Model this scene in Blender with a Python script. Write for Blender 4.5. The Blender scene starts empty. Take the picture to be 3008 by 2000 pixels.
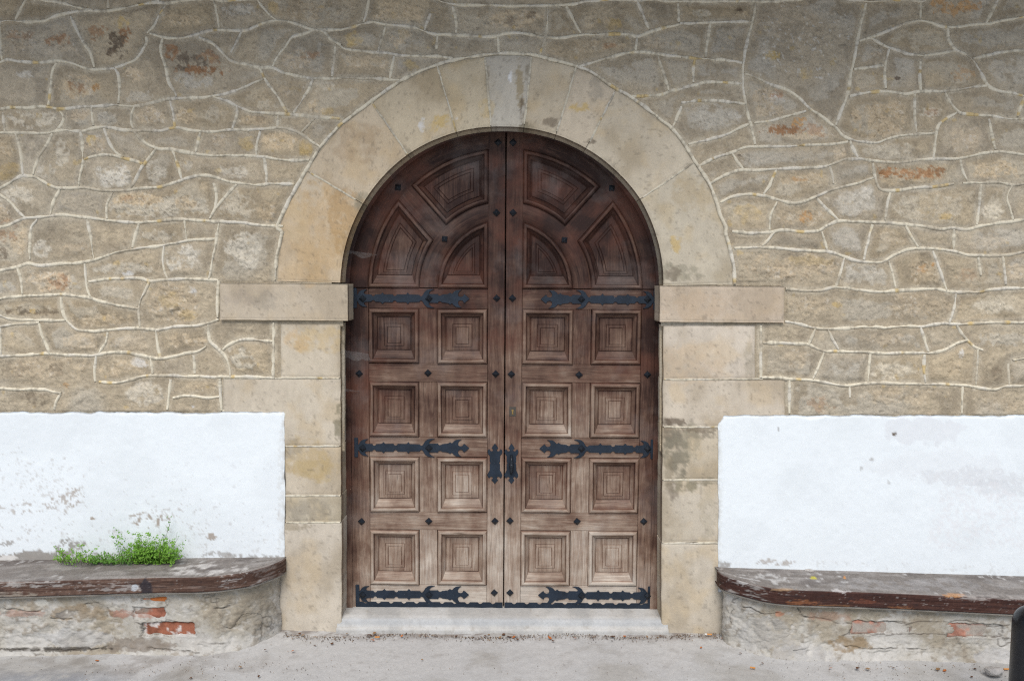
import bpy, bmesh, math, random
import numpy as np
from mathutils import Matrix, Vector
random.seed(4)
C = bpy.context.scene
COL = C.collection
RAD = math.radians
# ------------------------------------------------------------------ camera
F_PX = 2300.0
DIST = 4.6
PITCH = RAD(4.23)
ROLL = RAD(0.35)
Fw = np.array([0, math.cos(PITCH), -math.sin(PITCH)])
R0 = np.array([1.0, 0, 0])
U0 = np.array([0, math.sin(PITCH), math.cos(PITCH)])
Rt = math.cos(ROLL) * R0 + math.sin(ROLL) * U0
Up = -math.sin(ROLL) * R0 + math.cos(ROLL) * U0
CAM = np.array([0, -DIST, 2.104])
cd = bpy.data.cameras.new("camera")
cam = bpy.data.objects.new("camera", cd)
COL.objects.link(cam)
cd.sensor_fit = 'HORIZONTAL'
cd.sensor_width = 36.0
cd.lens = F_PX / 3008 * 36
cd.clip_end = 2000
cam.matrix_world = Matrix(((Rt[0], Up[0], -Fw[0], CAM[0]), (Rt[1], Up[1], -Fw[1], CAM[1]),
                           (Rt[2], Up[2], -Fw[2], CAM[2]), (0, 0, 0, 1)))
C.camera = cam
# ------------------------------------------------------------------ sky, sun, exposure
SUN_EL, SUN_AZ = RAD(52), RAD(186)
w = bpy.data.worlds.new("World")
C.world = w
w.use_nodes = True
wn = w.node_tree
sky = wn.nodes.new('ShaderNodeTexSky')
sky.sky_type = 'NISHITA'
sky.sun_disc = False
sky.sun_elevation = SUN_EL
sky.sun_rotation = SUN_AZ
sky.dust_density = 1.2
sky.ozone_density = 1.0
bg = wn.nodes['Background']
bg.inputs[1].default_value = 0.055
wn.links.new(sky.outputs[0], bg.inputs[0])
sl = bpy.data.lights.new("sun", 'SUN')
sl.energy = 1.5
sl.angle = RAD(38)
sl.color = (1.0, 0.955, 0.89)
so = bpy.data.objects.new("sun", sl)
COL.objects.link(so)
sd = Vector((math.sin(SUN_AZ) * math.cos(SUN_EL), math.cos(SUN_AZ) * math.cos(SUN_EL), math.sin(SUN_EL)))
so.rotation_euler = sd.to_track_quat('Z', 'Y').to_euler()
so.location = (0, -10, 12)
C.view_settings.view_transform = 'Standard'
C.view_settings.look = 'None'
C.view_settings.exposure = 0.98
C.view_settings.gamma = 1
C.view_settings.use_curve_mapping = False
C.cycles.use_denoising = False
C.cycles.filter_width = 1.15

# ------------------------------------------------------------------ picture measurements -> places
def rays(px, py):
    px = np.asarray(px, float); py = np.asarray(py, float)
    a = (px - 1504) / F_PX; b = (py - 1000) / F_PX
    return Fw + a[..., None] * Rt - b[..., None] * Up
def at(px, py, Y=0.0):
    d = rays(px, py)
    t = (np.asarray(Y) - CAM[1]) / d[..., 1]
    return CAM + t[..., None] * d
def at_plane(px, py, z0, k=0.0, x0=0.0):
    d = rays(px, py)
    t = (z0 - k * x0 - CAM[2]) / (d[..., 2] - k * d[..., 0])
    return CAM + t[..., None] * d
def project(P):
    v = np.asarray(P) - CAM
    z = v @ Fw
    return 1504 + F_PX * (v @ Rt) / z, 1000 - F_PX * (v @ Up) / z
# ------------------------------------------------------------------ numpy noise
_rng = np.random.default_rng(7)
_T = _rng.random((256, 256))
def vnoise(x, y, seed=0):
    x = np.asarray(x, float) + seed * 17.31; y = np.asarray(y, float) + seed * 9.77
    xi = np.floor(x).astype(int); yi = np.floor(y).astype(int)
    fx = x - xi; fy = y - yi
    fx = fx * fx * (3 - 2 * fx); fy = fy * fy * (3 - 2 * fy)
    a = _T[xi % 256, yi % 256]; b = _T[(xi + 1) % 256, yi % 256]
    c = _T[xi % 256, (yi + 1) % 256]; d = _T[(xi + 1) % 256, (yi + 1) % 256]
    return (a * (1 - fx) + b * fx) * (1 - fy) + (c * (1 - fx) + d * fx) * fy
def fbm(x, y, s, seed=0, o=4, g=0.5):
    v = 0; amp = 1; tot = 0
    for i in range(o):
        v = v + amp * vnoise(x / s * 2 ** i, y / s * 2 ** i, seed + i * 3); tot += amp; amp *= g
    return v / tot
def sst(a, b, x):
    t = np.clip((x - a) / (b - a), 0, 1)
    return t * t * (3 - 2 * t)
def mixc(c, col, m):
    return c * (1 - m[..., None]) + np.asarray(col) * m[..., None]

# ------------------------------------------------------------------ object helpers
ORG = {}
def tag(o, label=None, cat=None, group=None, kind=None):
    for k, v in (('label', label), ('category', cat), ('group', group), ('kind', kind)):
        if v: o[k] = v
    return o
def thing(name, loc, label, cat, group=None):
    o = bpy.data.objects.new(name, None)
    o.empty_display_size = 0.1
    COL.objects.link(o)
    o.location = loc
    ORG[o] = np.array(loc, float)
    return tag(o, label, cat, group)
def link(name, me, mat, parent=None, loc=(0, 0, 0)):
    o = bpy.data.objects.new(name, me)
    COL.objects.link(o)
    if mat and not me.materials: me.materials.append(mat)
    o.location = loc
    if parent is not None:
        o.parent = parent
        ORG[o] = ORG[parent] + np.array(loc, float)
    else:
        ORG[o] = np.array(loc, float)
    return o
def build(name, V, Fc, mat, parent=None, col=None, uv=None, wear=None, smooth=False, uvl=None):
    """world-space vertices -> ONE mesh object under its parent"""
    V = np.asarray(V, float)
    org = ORG[parent] if parent is not None else np.zeros(3)
    me = bpy.data.meshes.new(name)
    if isinstance(Fc, np.ndarray):
        n, k = Fc.shape
        me.vertices.add(len(V)); me.vertices.foreach_set('co', (V - org).ravel())
        me.loops.add(n * k); me.loops.foreach_set('vertex_index', Fc.ravel().astype(np.int32))
        me.polygons.add(n)
        me.polygons.foreach_set('loop_start', np.arange(0, n * k, k, dtype=np.int32))
        me.polygons.foreach_set('loop_total', np.full(n, k, np.int32))
        me.update(calc_edges=True)
    else:
        me.from_pydata((V - org).tolist(), [], [list(map(int, f)) for f in Fc])
    if col is not None:
        a = me.color_attributes.new('Col', 'FLOAT_COLOR', 'POINT')
        c4 = np.ones((len(V), 4)); c4[:, :3] = col
        a.data.foreach_set('color', c4.ravel())
    if wear is not None:
        a = me.attributes.new('wear', 'FLOAT', 'POINT')
        a.data.foreach_set('value', np.broadcast_to(np.asarray(wear, float), (len(V),)).copy())
    if uv is not None:
        l = me.uv_layers.new(name='UVMap')
        idx = np.empty(len(me.loops), np.int32); me.loops.foreach_get('vertex_index', idx)
        l.data.foreach_set('uv', (np.asarray(uv, float)[idx] if uvl is None else np.asarray(uvl, float)).ravel())
    if smooth:
        me.polygons.foreach_set('use_smooth', np.ones(len(me.polygons), bool))
    me.validate(); me.update()
    return link(name, me, mat, parent)
def gridfaces(nx, ny, off=0):
    i = np.arange(nx * ny).reshape(ny, nx)
    return np.stack([i[:-1, :-1], i[1:, :-1], i[1:, 1:], i[:-1, 1:]], -1).reshape(-1, 4) + off
def smooth_line(pts, step):
    P = np.array(pts, float)
    if len(P) == 2:
        n = max(2, int(np.hypot(*(P[1] - P[0])) / step) + 1)
        return P[0] + (P[1] - P[0]) * np.linspace(0, 1, n)[:, None]
    Q = np.vstack([2 * P[0] - P[1], P, 2 * P[-1] - P[-2]])
    out = []
    for i in range(1, len(Q) - 2):
        n = max(2, int(np.hypot(*(Q[i + 1] - Q[i])) / step))
        t = np.linspace(0, 1, n, endpoint=False)[:, None]
        p0, p1, p2, p3 = Q[i - 1], Q[i], Q[i + 1], Q[i + 2]
        out.append(0.5 * (2 * p1 + (p2 - p0) * t + (2 * p0 - 5 * p1 + 4 * p2 - p3) * t ** 2 + (3 * p1 - p0 - 3 * p2 + p3) * t ** 3))
    out.append(P[-1:])
    return np.vstack(out)

# ------------------------------------------------------------------ materials
class NT:
    def __init__(s, name):
        s.m = bpy.data.materials.new(name); s.m.use_nodes = True
        s.t = s.m.node_tree; s.b = s.t.nodes['Principled BSDF']
    def n(s, typ, **kw):
        o = s.t.nodes.new(typ)
        for k, v in kw.items(): setattr(o, k, v)
        return o
    def l(s, a, b): s.t.links.new(a, b)
    def val(s, i, v):
        if hasattr(v, 'is_linked') or isinstance(v, bpy.types.NodeSocket): s.l(v, i)
        else: i.default_value = v
    def math(s, op, a, b=0.0, c=0.0, clamp=False):
        o = s.n('ShaderNodeMath', operation=op, use_clamp=clamp)
        for i, v in zip(o.inputs, (a, b, c)): s.val(i, v)
        return o.outputs[0]
    def noise(s, vec, scale, detail=4, rough=0.55, dist=0.0):
        o = s.n('ShaderNodeTexNoise'); s.l(vec, o.inputs['Vector'])
        o.inputs['Scale'].default_value = scale; o.inputs['Detail'].default_value = detail
        o.inputs['Roughness'].default_value = rough; o.inputs['Distortion'].default_value = dist
        return o.outputs[0]
    def ramp(s, f, stops):
        o = s.n('ShaderNodeValToRGB'); s.l(f, o.inputs[0])
        e = o.color_ramp.elements
        while len(e) < len(stops): e.new(0.5)
        for el, (p, c) in zip(e, stops):
            el.position = p; el.color = tuple(c) + (1,) if not isinstance(c, float) else (c, c, c, 1)
        return o.outputs[0]
    def mix(s, f, a, b, mode='MIX'):
        o = s.n('ShaderNodeMix', data_type='RGBA', blend_type=mode)
        s.val(o.inputs[0], f)
        for i, v in ((6, a), (7, b)):
            if isinstance(v, bpy.types.NodeSocket): s.l(v, o.inputs[i])
            else: o.inputs[i].default_value = tuple(v) + (1,)
        return o.outputs[2]
    def bump(s, h, strength, dist=0.01):
        o = s.n('ShaderNodeBump'); s.l(h, o.inputs['Height'])
        o.inputs['Strength'].default_value = strength; o.inputs['Distance'].default_value = dist
        s.l(o.outputs[0], s.b.inputs['Normal'])
    def done(s, col, rough=0.85, spec=0.25):
        s.val(s.b.inputs['Base Color'], col if isinstance(col, bpy.types.NodeSocket) else tuple(col) + (1,))
        s.val(s.b.inputs['Roughness'], rough)
        s.b.inputs['Specular IOR Level'].default_value = spec
        return s.m

def mat_relief(name, amp=0.30, speck=0.5, bump=0.5, bd=0.01, fine=140, rough=0.9, light=0.0):
    m = NT(name)
    pos = m.n('ShaderNodeNewGeometry').outputs['Position']
    c = m.n('ShaderNodeAttribute', attribute_name='Col').outputs['Color']
    n1 = m.noise(pos, fine * .5, 6, 0.75)
    n2 = m.noise(pos, 20, 8, 0.72)
    k = m.math('ADD', m.math('MULTIPLY', m.math('SUBTRACT', n1, 0.5), amp * 2.6), m.math('MULTIPLY', m.math('SUBTRACT', n2, 0.5), amp * 1.9))
    k = m.math('ADD', k, 1.0)
    c = m.mix(1.0, c, m.ramp(m.math('MULTIPLY', k, 0.5), [(0, (0, 0, 0)), (1, (2, 2, 2))]), 'MULTIPLY')
    sp = m.noise(pos, 95, 2, 0.5)
    c = m.mix(m.math('MULTIPLY', m.ramp(sp, [(0.70, 0.0), (0.76, 1.0)]), speck), c, (0.07, 0.06, 0.05))
    if light:
        sp2 = m.noise(pos, 75, 2, 0.6)
        c = m.mix(m.math('MULTIPLY', m.ramp(sp2, [(0.72, 0.0), (0.78, 1.0)]), light), c, (0.75, 0.72, 0.66))
    h = m.math('ADD', m.math('MULTIPLY', n2, 0.7), m.math('MULTIPLY', n1, 0.3))
    m.bump(h, bump, bd)
    return m.done(c, rough, 0.2)
def mat_wood(name):
    m = NT(name)
    pos = m.n('ShaderNodeNewGeometry').outputs['Position']
    uv = m.n('ShaderNodeUVMap').outputs[0]
    wr = m.n('ShaderNodeAttribute', attribute_name='wear').outputs['Fac']
    def mp(sx, sy):
        o = m.n('ShaderNodeMapping'); m.l(uv, o.inputs[0]); o.inputs['Scale'].default_value = (sx, sy, 1); return o.outputs[0]
    g1 = m.noise(mp(2.6, 34), 1, 8, 0.7, 1.2)
    g2 = m.noise(mp(5, 95), 1, 6, 0.75, 0.5)
    g3 = m.noise(mp(3.5, 62), 1, 5, 0.65, 0.8)
    nb = m.noise(pos, 1.9, 3, 0.5)
    nm = m.noise(pos, 7, 5, 0.6)
    z = m.n('ShaderNodeSeparateXYZ'); m.l(pos, z.inputs[0])
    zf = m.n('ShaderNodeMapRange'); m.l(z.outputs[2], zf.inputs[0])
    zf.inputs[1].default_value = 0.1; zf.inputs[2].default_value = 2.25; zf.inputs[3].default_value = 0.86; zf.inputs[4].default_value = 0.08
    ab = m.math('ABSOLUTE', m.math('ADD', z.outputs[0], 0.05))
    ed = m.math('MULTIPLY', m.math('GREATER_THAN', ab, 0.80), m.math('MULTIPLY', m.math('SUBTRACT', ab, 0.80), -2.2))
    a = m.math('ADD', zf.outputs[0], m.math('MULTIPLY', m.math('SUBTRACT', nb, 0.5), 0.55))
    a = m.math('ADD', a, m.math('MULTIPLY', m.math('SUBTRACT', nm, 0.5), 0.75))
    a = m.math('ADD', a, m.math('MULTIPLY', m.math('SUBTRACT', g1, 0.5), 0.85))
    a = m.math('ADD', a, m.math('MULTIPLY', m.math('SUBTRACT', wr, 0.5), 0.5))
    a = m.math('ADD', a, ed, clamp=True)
    c = m.ramp(a, [(0.0, (0.028, 0.011, 0.008)), (0.22, (0.078, 0.040, 0.028)), (0.45, (0.168, 0.104, 0.074)), (0.66, (0.30, 0.222, 0.170)), (1.0, (0.53, 0.465, 0.395))])
    red = m.ramp(m.noise(pos, 3.3, 4, 0.6), [(0.47, 0.0), (0.70, 0.72)])
    c = m.mix(m.math('MULTIPLY', red, m.math('SUBTRACT', 1.0, a, clamp=True)), c, (0.14, 0.052, 0.032))
    gray = m.ramp(m.noise(pos, 4.1, 4, 0.6), [(0.52, 0.0), (0.75, 0.55)])
    c = m.mix(gray, c, m.mix(0.5, c, (0.25, 0.22, 0.21)))
    gk = m.math('MULTIPLY_ADD', g2, 1.2, 0.40)
    c = m.mix(1.0, c, m.ramp(m.math('MULTIPLY', gk, 0.5), [(0, (0, 0, 0)), (1, (2, 2, 2))]), 'MULTIPLY')
    crack = m.ramp(g3, [(0.30, 1.0), (0.38, 0.0)])
    c = m.mix(m.math('MULTIPLY', crack, 0.6), c, (0.03, 0.018, 0.012))
    h = m.math('ADD', m.math('MULTIPLY', g2, 0.5), m.math('MULTIPLY', g3, 0.6))
    m.bump(h, 0.35, 0.004)
    return m.done(c, 0.62, 0.3)
def mat_iron(name, c=(0.0075, 0.0145, 0.026), rough=0.5):
    m = NT(name)
    pos = m.n('ShaderNodeNewGeometry').outputs['Position']
    n = m.noise(pos, 60, 5, 0.65)
    n2 = m.noise(pos, 14, 4, 0.6)
    cc = m.mix(m.ramp(n2, [(0.35, 0.0), (0.7, 0.8)]), c, tuple(v * 1.9 + 0.004 for v in c))
    cc = m.mix(m.ramp(m.noise(pos, 190, 2, 0.5), [(0.73, 0.0), (0.78, 0.8)]), cc, (0.25, 0.27, 0.3))
    m.bump(n, 0.25, 0.004)
    return m.done(cc, rough, 0.4)
def mat_plain(name, c, c2=None, scale=20, rough=0.8, bump=0.2, sub=0.0):
    m = NT(name)
    pos = m.n('ShaderNodeNewGeometry').outputs['Position']
    n = m.noise(pos, scale, 5, 0.6)
    m.bump(n, bump, 0.005)
    return m.done(m.mix(m.ramp(n, [(0.3, 0.0), (0.7, 1.0)]), c, c2 or tuple(v * 0.6 for v in c)), rough, 0.25)
M_RUB = mat_relief('rubble_stone', 0.36, 0.28, 0.8, 0.014, light=0.18)
M_MORTAR = mat_relief('pointing_mortar', 0.30, 0.25, 0.4, 0.006)
M_ASH = mat_relief('dressed_sandstone', 0.18, 0.12, 0.30, 0.006, fine=190, light=0.12)
M_PLAS = mat_relief('white_plaster', 0.035, 0.04, 0.16, 0.008, fine=90)
M_CONC = mat_relief('concrete', 0.19, 0.20, 0.4, 0.008, light=0.2)
M_BENCH = mat_relief('weathered_plank', 0.5, 0.15, 0.45, 0.006, rough=0.65, light=0.15)
M_BRICK = mat_relief('old_brick', 0.35, 0.2, 0.5, 0.008)
M_WOOD = mat_wood('weathered_oak')
M_IRON = mat_iron('black_iron')
M_IRON2 = mat_iron('black_stud_iron', (0.008, 0.011, 0.016), 0.4)
M_BLACK = mat_iron('black_post_paint', (0.006, 0.007, 0.010), 0.28)

# ------------------------------------------------------------------ what was measured on the wall
SC = 2.351
OX = {'A': (0, 0), 'B': (1000, 0), 'C': (2008, 0), 'D': (0, 600), 'E': (2008, 600)}
LINES = {
'A': """-20,155 110,152 300,150 400,115 500,90 620,78 740,80 870,62 960,42 1080,22 1160,28 1260,8 1400,-2 1560,8 1700,5 1790,0
240,-5 300,10 400,18 500,45 600,70 640,76|190,0 150,70 115,145|755,0 752,65|1085,0 1110,15|1155,35 1110,100 1070,180 1020,235
1475,10 1495,60 1510,140 1522,205|1785,5 1830,70 1890,130 1930,150
1040,235 1120,260 1200,270 1300,262 1400,230 1500,212 1690,215 1760,190 1840,160 1920,148 2010,160 2090,185 2170,210 2260,212 2351,210
2180,210 2240,225 2290,275 2360,315|10,155 10,250 20,420|0,440 60,418 160,430 290,435 400,425 500,440 580,470 640,485 800,478
495,120 530,200 580,290 630,370 660,470|1015,260 1018,300 980,370 940,420 880,445 800,470|1130,270 1115,350 1150,480 1170,570 1215,640 1225,670
400,440 370,500 355,620 340,735|800,480 825,530 832,620 825,720
0,760 110,745 200,750 300,738 430,755 560,742 680,738 800,728 930,738 1040,715 1150,690 1260,680 1400,678 1480,665 1600,640 1680,610 1820,550
1380,262 1480,310 1540,370 1600,425 1700,450 1800,468 1890,475 1960,505 2060,530 2160,545 2351,548
1670,225 1640,290 1600,370|2160,215 2090,240 2020,262 1970,330 1910,410 1885,465|2320,310 2310,420 2295,535
1795,475 1840,560 1920,670 1985,780|2165,555 2130,630 2080,710 2030,785
1480,675 1570,700 1640,735 1720,770 1850,785 2000,793 2120,805 2220,815 2351,822
1180,700 1200,780 1215,880|1640,740 1640,800 1610,890|1920,800 1922,880|2180,815 2130,870 2085,915
400,752 440,800 440,850 400,900 360,918|640,745 650,870|935,740 915,800 918,870 945,905
0,920 60,918 200,922 320,922 440,902 560,910 680,882 760,885 860,900 940,905 1030,900 1120,905 1220,885 1340,905 1460,912 1580,900 1720,900 1850,890 1930,885 2020,900 2090,930 2150,975 2215,1015
30,780 38,910|115,925 135,990 155,1080 165,1210|370,925 330,1000 280,1080 250,1150 235,1205|560,915 575,1020 580,1120 560,1230 550,1300
725,890 760,990 810,1060 855,1090|590,1105 660,1080 760,1072 860,1095 940,1115 990,1135|1085,1030 1040,1090 990,1150 950,1230 905,1305
930,910 990,975 1080,1025 1200,1035 1300,1055 1420,1075 1560,1075 1700,1078 1820,1085 1930,1102 2050,1110 2140,1105
1390,920 1370,990 1355,1055|1800,910 1780,990 1775,1075|1195,1040 1230,1130 1260,1235|1825,1095 1840,1180 1845,1265
-10,1310 80,1260 150,1220 180,1215 250,1225 310,1260 400,1300 480,1300 600,1300 740,1318 880,1315 1000,1302 1120,1290 1230,1255 1320,1225 1420,1212 1500,1230 1580,1255 1760,1278 1900,1270 2040,1272
0,1340 80,1400 130,1460 180,1505|420,1310 380,1390 350,1490|785,1330 745,1420 745,1510|1480,1265 1500,1340 1490,1430 1455,1510|1640,1275 1560,1360 1490,1450""",
'B': """660,0 720,25 850,40 1000,40 1160,45 1320,45 1500,42 1620,32 1700,15 1900,0 2060,5 2150,0 2240,12 2351,18
200,0 185,80 160,160|-10,212 80,192 160,170 230,158 310,175 400,182 500,190 560,215 650,240 760,245 860,250 960,258 1060,255 1160,235 1280,238 1400,262 1520,265 1640,248 1780,245 1900,238 2000,245 2045,258 2120,232 2220,200 2351,170
775,50 795,120 800,235|625,100 600,160 580,215|320,180 290,270 262,360|-10,310 40,345 140,355 260,370 330,372 440,390 560,392 660,395 780,410
670,255 665,350|370,395 355,480 340,550|-20,545 120,545 280,550 410,560|1085,265 1095,370|1430,60 1430,180 1410,270 1380,385
1560,50 1600,130 1660,235|2045,10 2080,90 2130,210|2330,30 2335,160|2045,260 2040,355|1640,465 1760,430 1900,390 2020,365 2100,365 2220,380 2351,400
2190,390 2220,480 2265,630|2010,672 2120,665 2220,655 2290,630 2380,610|2351,740 2320,820 2290,890""",
'C': """-20,15 200,15 400,15 560,18 700,8 820,2|1100,0 1200,10 1290,20 1400,8 1520,5 1640,15 1670,5|-30,168 80,165 220,160 360,155 470,160
495,25 480,120 440,270 415,400 405,500 410,620 430,740 460,860 490,1000|180,170 160,300 150,400|-20,395 80,410 200,415 300,420 400,440|75,415 65,500 62,575
-10,610 80,590 150,572 260,575 400,582|-20,712 100,700 220,698 330,710 420,722
415,515 500,540 600,590 700,620 780,670 860,745 950,810 1040,880 1100,940 1180,975 1260,985 1340,985 1420,955 1520,935 1620,930 1725,922
1255,30 1220,170 1190,320 1170,430 1150,520 1130,650 1080,780 1045,870|1205,290 1300,260 1400,220 1520,170 1620,150 1700,160 1780,190 1880,190 2000,175 2100,170 2200,145 2351,120
1630,20 1630,140|2165,0 2120,90 2070,180|1285,265 1360,310 1450,345 1540,375 1640,388 1760,375 1870,355
1815,200 1825,280 1870,345 1980,410 2040,500 2090,590 2160,630 2260,645 2351,668|1990,410 2080,390 2200,365 2351,352
1415,345 1390,430 1385,520 1390,615|1170,485 1270,470 1375,460|1140,670 1240,650 1330,635 1450,640 1530,650 1640,635 1760,635 1900,620 2000,605 2085,595
1630,430 1625,540 1630,630|1590,650 1590,780 1600,920|1800,645 1840,720 1900,780 2000,795 2120,805 2240,825 2351,825
1880,780 1800,830 1750,880 1735,960 1720,1090|2345,675 2320,740 2300,810|2100,825 2115,910 2145,1035|1145,975 1170,1040 1195,1090
105,1150 200,1100 330,1055 420,1020 560,1015 700,1015 850,1005 1000,1000 1130,985
1100,1105 1200,1100 1320,1115 1500,1125 1620,1108 1780,1100 1880,1100 2000,1075 2140,1050 2240,1058 2351,1075
330,1060 370,1120 410,1170|180,1270 260,1225 340,1190 400,1175 520,1178 700,1165 850,1160 960,1155 1050,1125 1100,1105
640,1175 600,1260 550,1345|1005,1150 1020,1210 1030,1270|250,1400 340,1360 430,1345 540,1352 640,1380 740,1405 820,1395 920,1355 1000,1320 1100,1290 1200,1265 1305,1230
1300,1130 1315,1220 1345,1300 1400,1320 1480,1318 1600,1300 1740,1290 1860,1272|1920,1265 2040,1265 2160,1262 2260,1278 2351,1270
1905,1105 1920,1180 1950,1250|2050,1275 2035,1400 2020,1555|2260,1285 2225,1360 2250,1450 2265,1520|1420,1330 1400,1420 1385,1520|915,1370 990,1450 1070,1525|640,1395 600,1480 590,1590
460,850 400,880 320,920 220,955 100,980 30,1000|480,855 600,835 720,805 840,770""",
'D': """-20,160 60,150 150,105 240,92 340,85 440,75 600,92 740,110 850,122 960,128 1060,122 1160,110 1260,105 1350,112 1520,122 1680,128 1800,145 1960,152
265,105 225,160 215,260 212,380|605,105 630,210 640,290 655,375|965,135 940,220 920,300|1280,110 1295,250|1518,130 1495,260 1465,430 1445,515
-10,462 80,445 140,430 200,410 290,425 400,412 520,408 640,390 720,365 800,335 900,315 1020,298 1130,285 1250,262 1340,248 1490,242
1135,290 1130,380 1140,460 1160,515|590,410 600,520 610,580 630,640|130,440 150,510 165,620|620,535 720,520 860,512 980,512 1040,530 1160,520 1300,515 1430,520 1515,525
1040,530 1010,600 980,660 965,720 970,850|-10,655 80,640 180,635 300,630 430,622 520,630 620,645 700,670 780,690 880,705 965,720
430,640 430,700 450,770 490,830 540,865 640,875 720,872 820,860 920,855 1040,862 1100,868 1200,845 1330,840 1440,820 1515,790
-10,755 40,780 120,795 270,800 460,802|0,848 80,830 180,822 280,815|8,850 8,940 18,1045|275,820 300,910 340,1000 350,1030|750,880 735,950 690,1030|1080,870 1095,970 1110,1060
1440,830 1450,930 1500,990 1560,1050 1590,1130 1595,1185|1545,1005 1600,960 1690,930 1780,935 1890,945|1893,815 1892,1000 1890,1195
-10,1048 150,1042 330,1030 480,1038 650,1042 760,1025 880,1020 960,1040 1100,1065 1180,1055 1280,1030 1370,1015 1430,980
670,1045 660,1130 665,1220|1340,1040 1350,1165|1045,1060 1060,1165|690,1225 800,1230 900,1210 1000,1185 1100,1180 1300,1185 1520,1190 1750,1190 1900,1195
1185,1205 1175,1290 1160,1415|1522,1200 1528,1330 1535,1420|1200,1335 1310,1318 1420,1335 1520,1325|0,1270 150,1275 300,1275 370,1290 430,1300|430,1300 400,1350 380,1410
1512,525 1508,650 1508,780""",
'E': """330,190 460,200 580,195 680,180 820,190 930,185 1000,140 1080,118 1220,122 1400,130 1560,142 1680,160 1760,172 1860,165 1940,178 2040,150 2180,132 2351,110
1300,140 1270,250 1240,385|1525,150 1570,230 1615,295|1860,175 1858,320|625,195 580,245 540,290|950,190 970,260 990,325
345,305 450,300 600,300 740,312 880,322 1000,330 1100,360 1180,390 1280,402 1370,395 1450,350 1540,315 1640,305 1740,308 1860,325 1960,350 2060,355 2200,352 2351,328
1105,370 1080,470 1045,570|1410,390 1440,480 1460,585|1715,320 1760,450 1810,595|2025,365 2045,490|2195,360 2205,440 2220,550
700,585 820,595 940,595 1040,572 1160,585 1320,605 1460,598 1600,588 1740,585 1840,605 1940,605 2040,605 2100,590 2250,580 2351,578
1875,615 1860,720 1830,815|695,810 780,825 880,850 980,858 1100,858 1240,845 1400,850 1560,840 1660,842 1760,825 1900,825 2060,818 2300,815 2351,812
530,835 530,980 530,1195|905,860 880,920 860,965|990,865 1030,940 1065,1000|545,955 640,955 760,962 850,965 910,990 980,1012 1100,1015 1250,1020 1400,1028 1540,1022 1680,1025 1790,1005 1870,965
1630,850 1655,930 1685,1015|1880,835 1930,910 2000,980 2060,1005|2025,1000 2020,1120 2010,1240|965,1020 930,1110 890,1200|1285,1030 1275,1130 1268,1225|1660,1035 1655,1140 1665,1225
535,1195 640,1195 730,1205 860,1210 960,1225 1060,1245 1130,1250 1260,1235 1400,1232 1600,1238 1780,1242 1920,1248 2040,1265 2140,1275 2220,1255 2351,1250
728,1210 728,1320 725,1440|1140,1255 1145,1330|1920,1255 1915,1440|1870,965 1950,935|2265,1075 2351,1060|2235,1100 2240,1240"""}
EXTRADOS = [(-436, 1568, 'B'), (-386, 1450, 'B'), (-290, 1270, 'B'), (-136, 1020, 'B'), (0, 865, 'B'), (110, 780, 'B'), (215, 700, 'B'), (300, 640, 'B'), (410, 565, 'B'),
            (520, 510, 'B'), (640, 460, 'B'), (780, 420, 'B'), (950, 390, 'B'), (1100, 375, 'B'), (1200, 372, 'B'), (1340, 385, 'B'), (1480, 420, 'B'), (1640, 465, 'B'),
            (1740, 505, 'B'), (1860, 590, 'B'), (2000, 670, 'B'), (2100, 740, 'B'), (2200, 820, 'B'), (2290, 890, 'B'), (-10, 975, 'C'), (30, 1040, 'C'), (100, 1150, 'C'),
            (170, 1260, 'C'), (220, 1380, 'C'), (250, 1480, 'C'), (290, 1568, 'C'), (290, 200, 'E'), (320, 310, 'E'), (345, 430, 'E'), (350, 550, 'E')]
def src(x, y, k): return (OX[k][0] + x / SC, OX[k][1] + y / SC)
EXT = np.array([(810, 822), (810, 800), (813, 760), (822, 715), (829, 680)] + [src(*e) for e in EXTRADOS])
beads = []
for k, txt in LINES.items():
    for row in txt.replace('\n', '|').split('|'):
        P = [src(*map(float, q.split(',')), k) for q in row.split()]
        if len(P) > 1: beads.append(P)
beads.append([tuple(p) for p in EXT])
mir = []
for P in beads:                                     # the coursing carries on past the edges of the picture
    Q = np.array(P)
    fx = fy = None
    if Q[:, 0].min() < 450: fx = Q * [-1, 1]
    elif Q[:, 0].max() > 2560: fx = Q * [-1, 1] + [6016, 0]
    if fx is not None: mir.append(fx)
    if Q[:, 1].min() < 400:
        mir.append(Q * [1, -1])
        if fx is not None: mir.append(fx * [1, -1])
ALL = [smooth_line(p, 5) for p in beads] + [smooth_line(p, 6) for p in mir]

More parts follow.
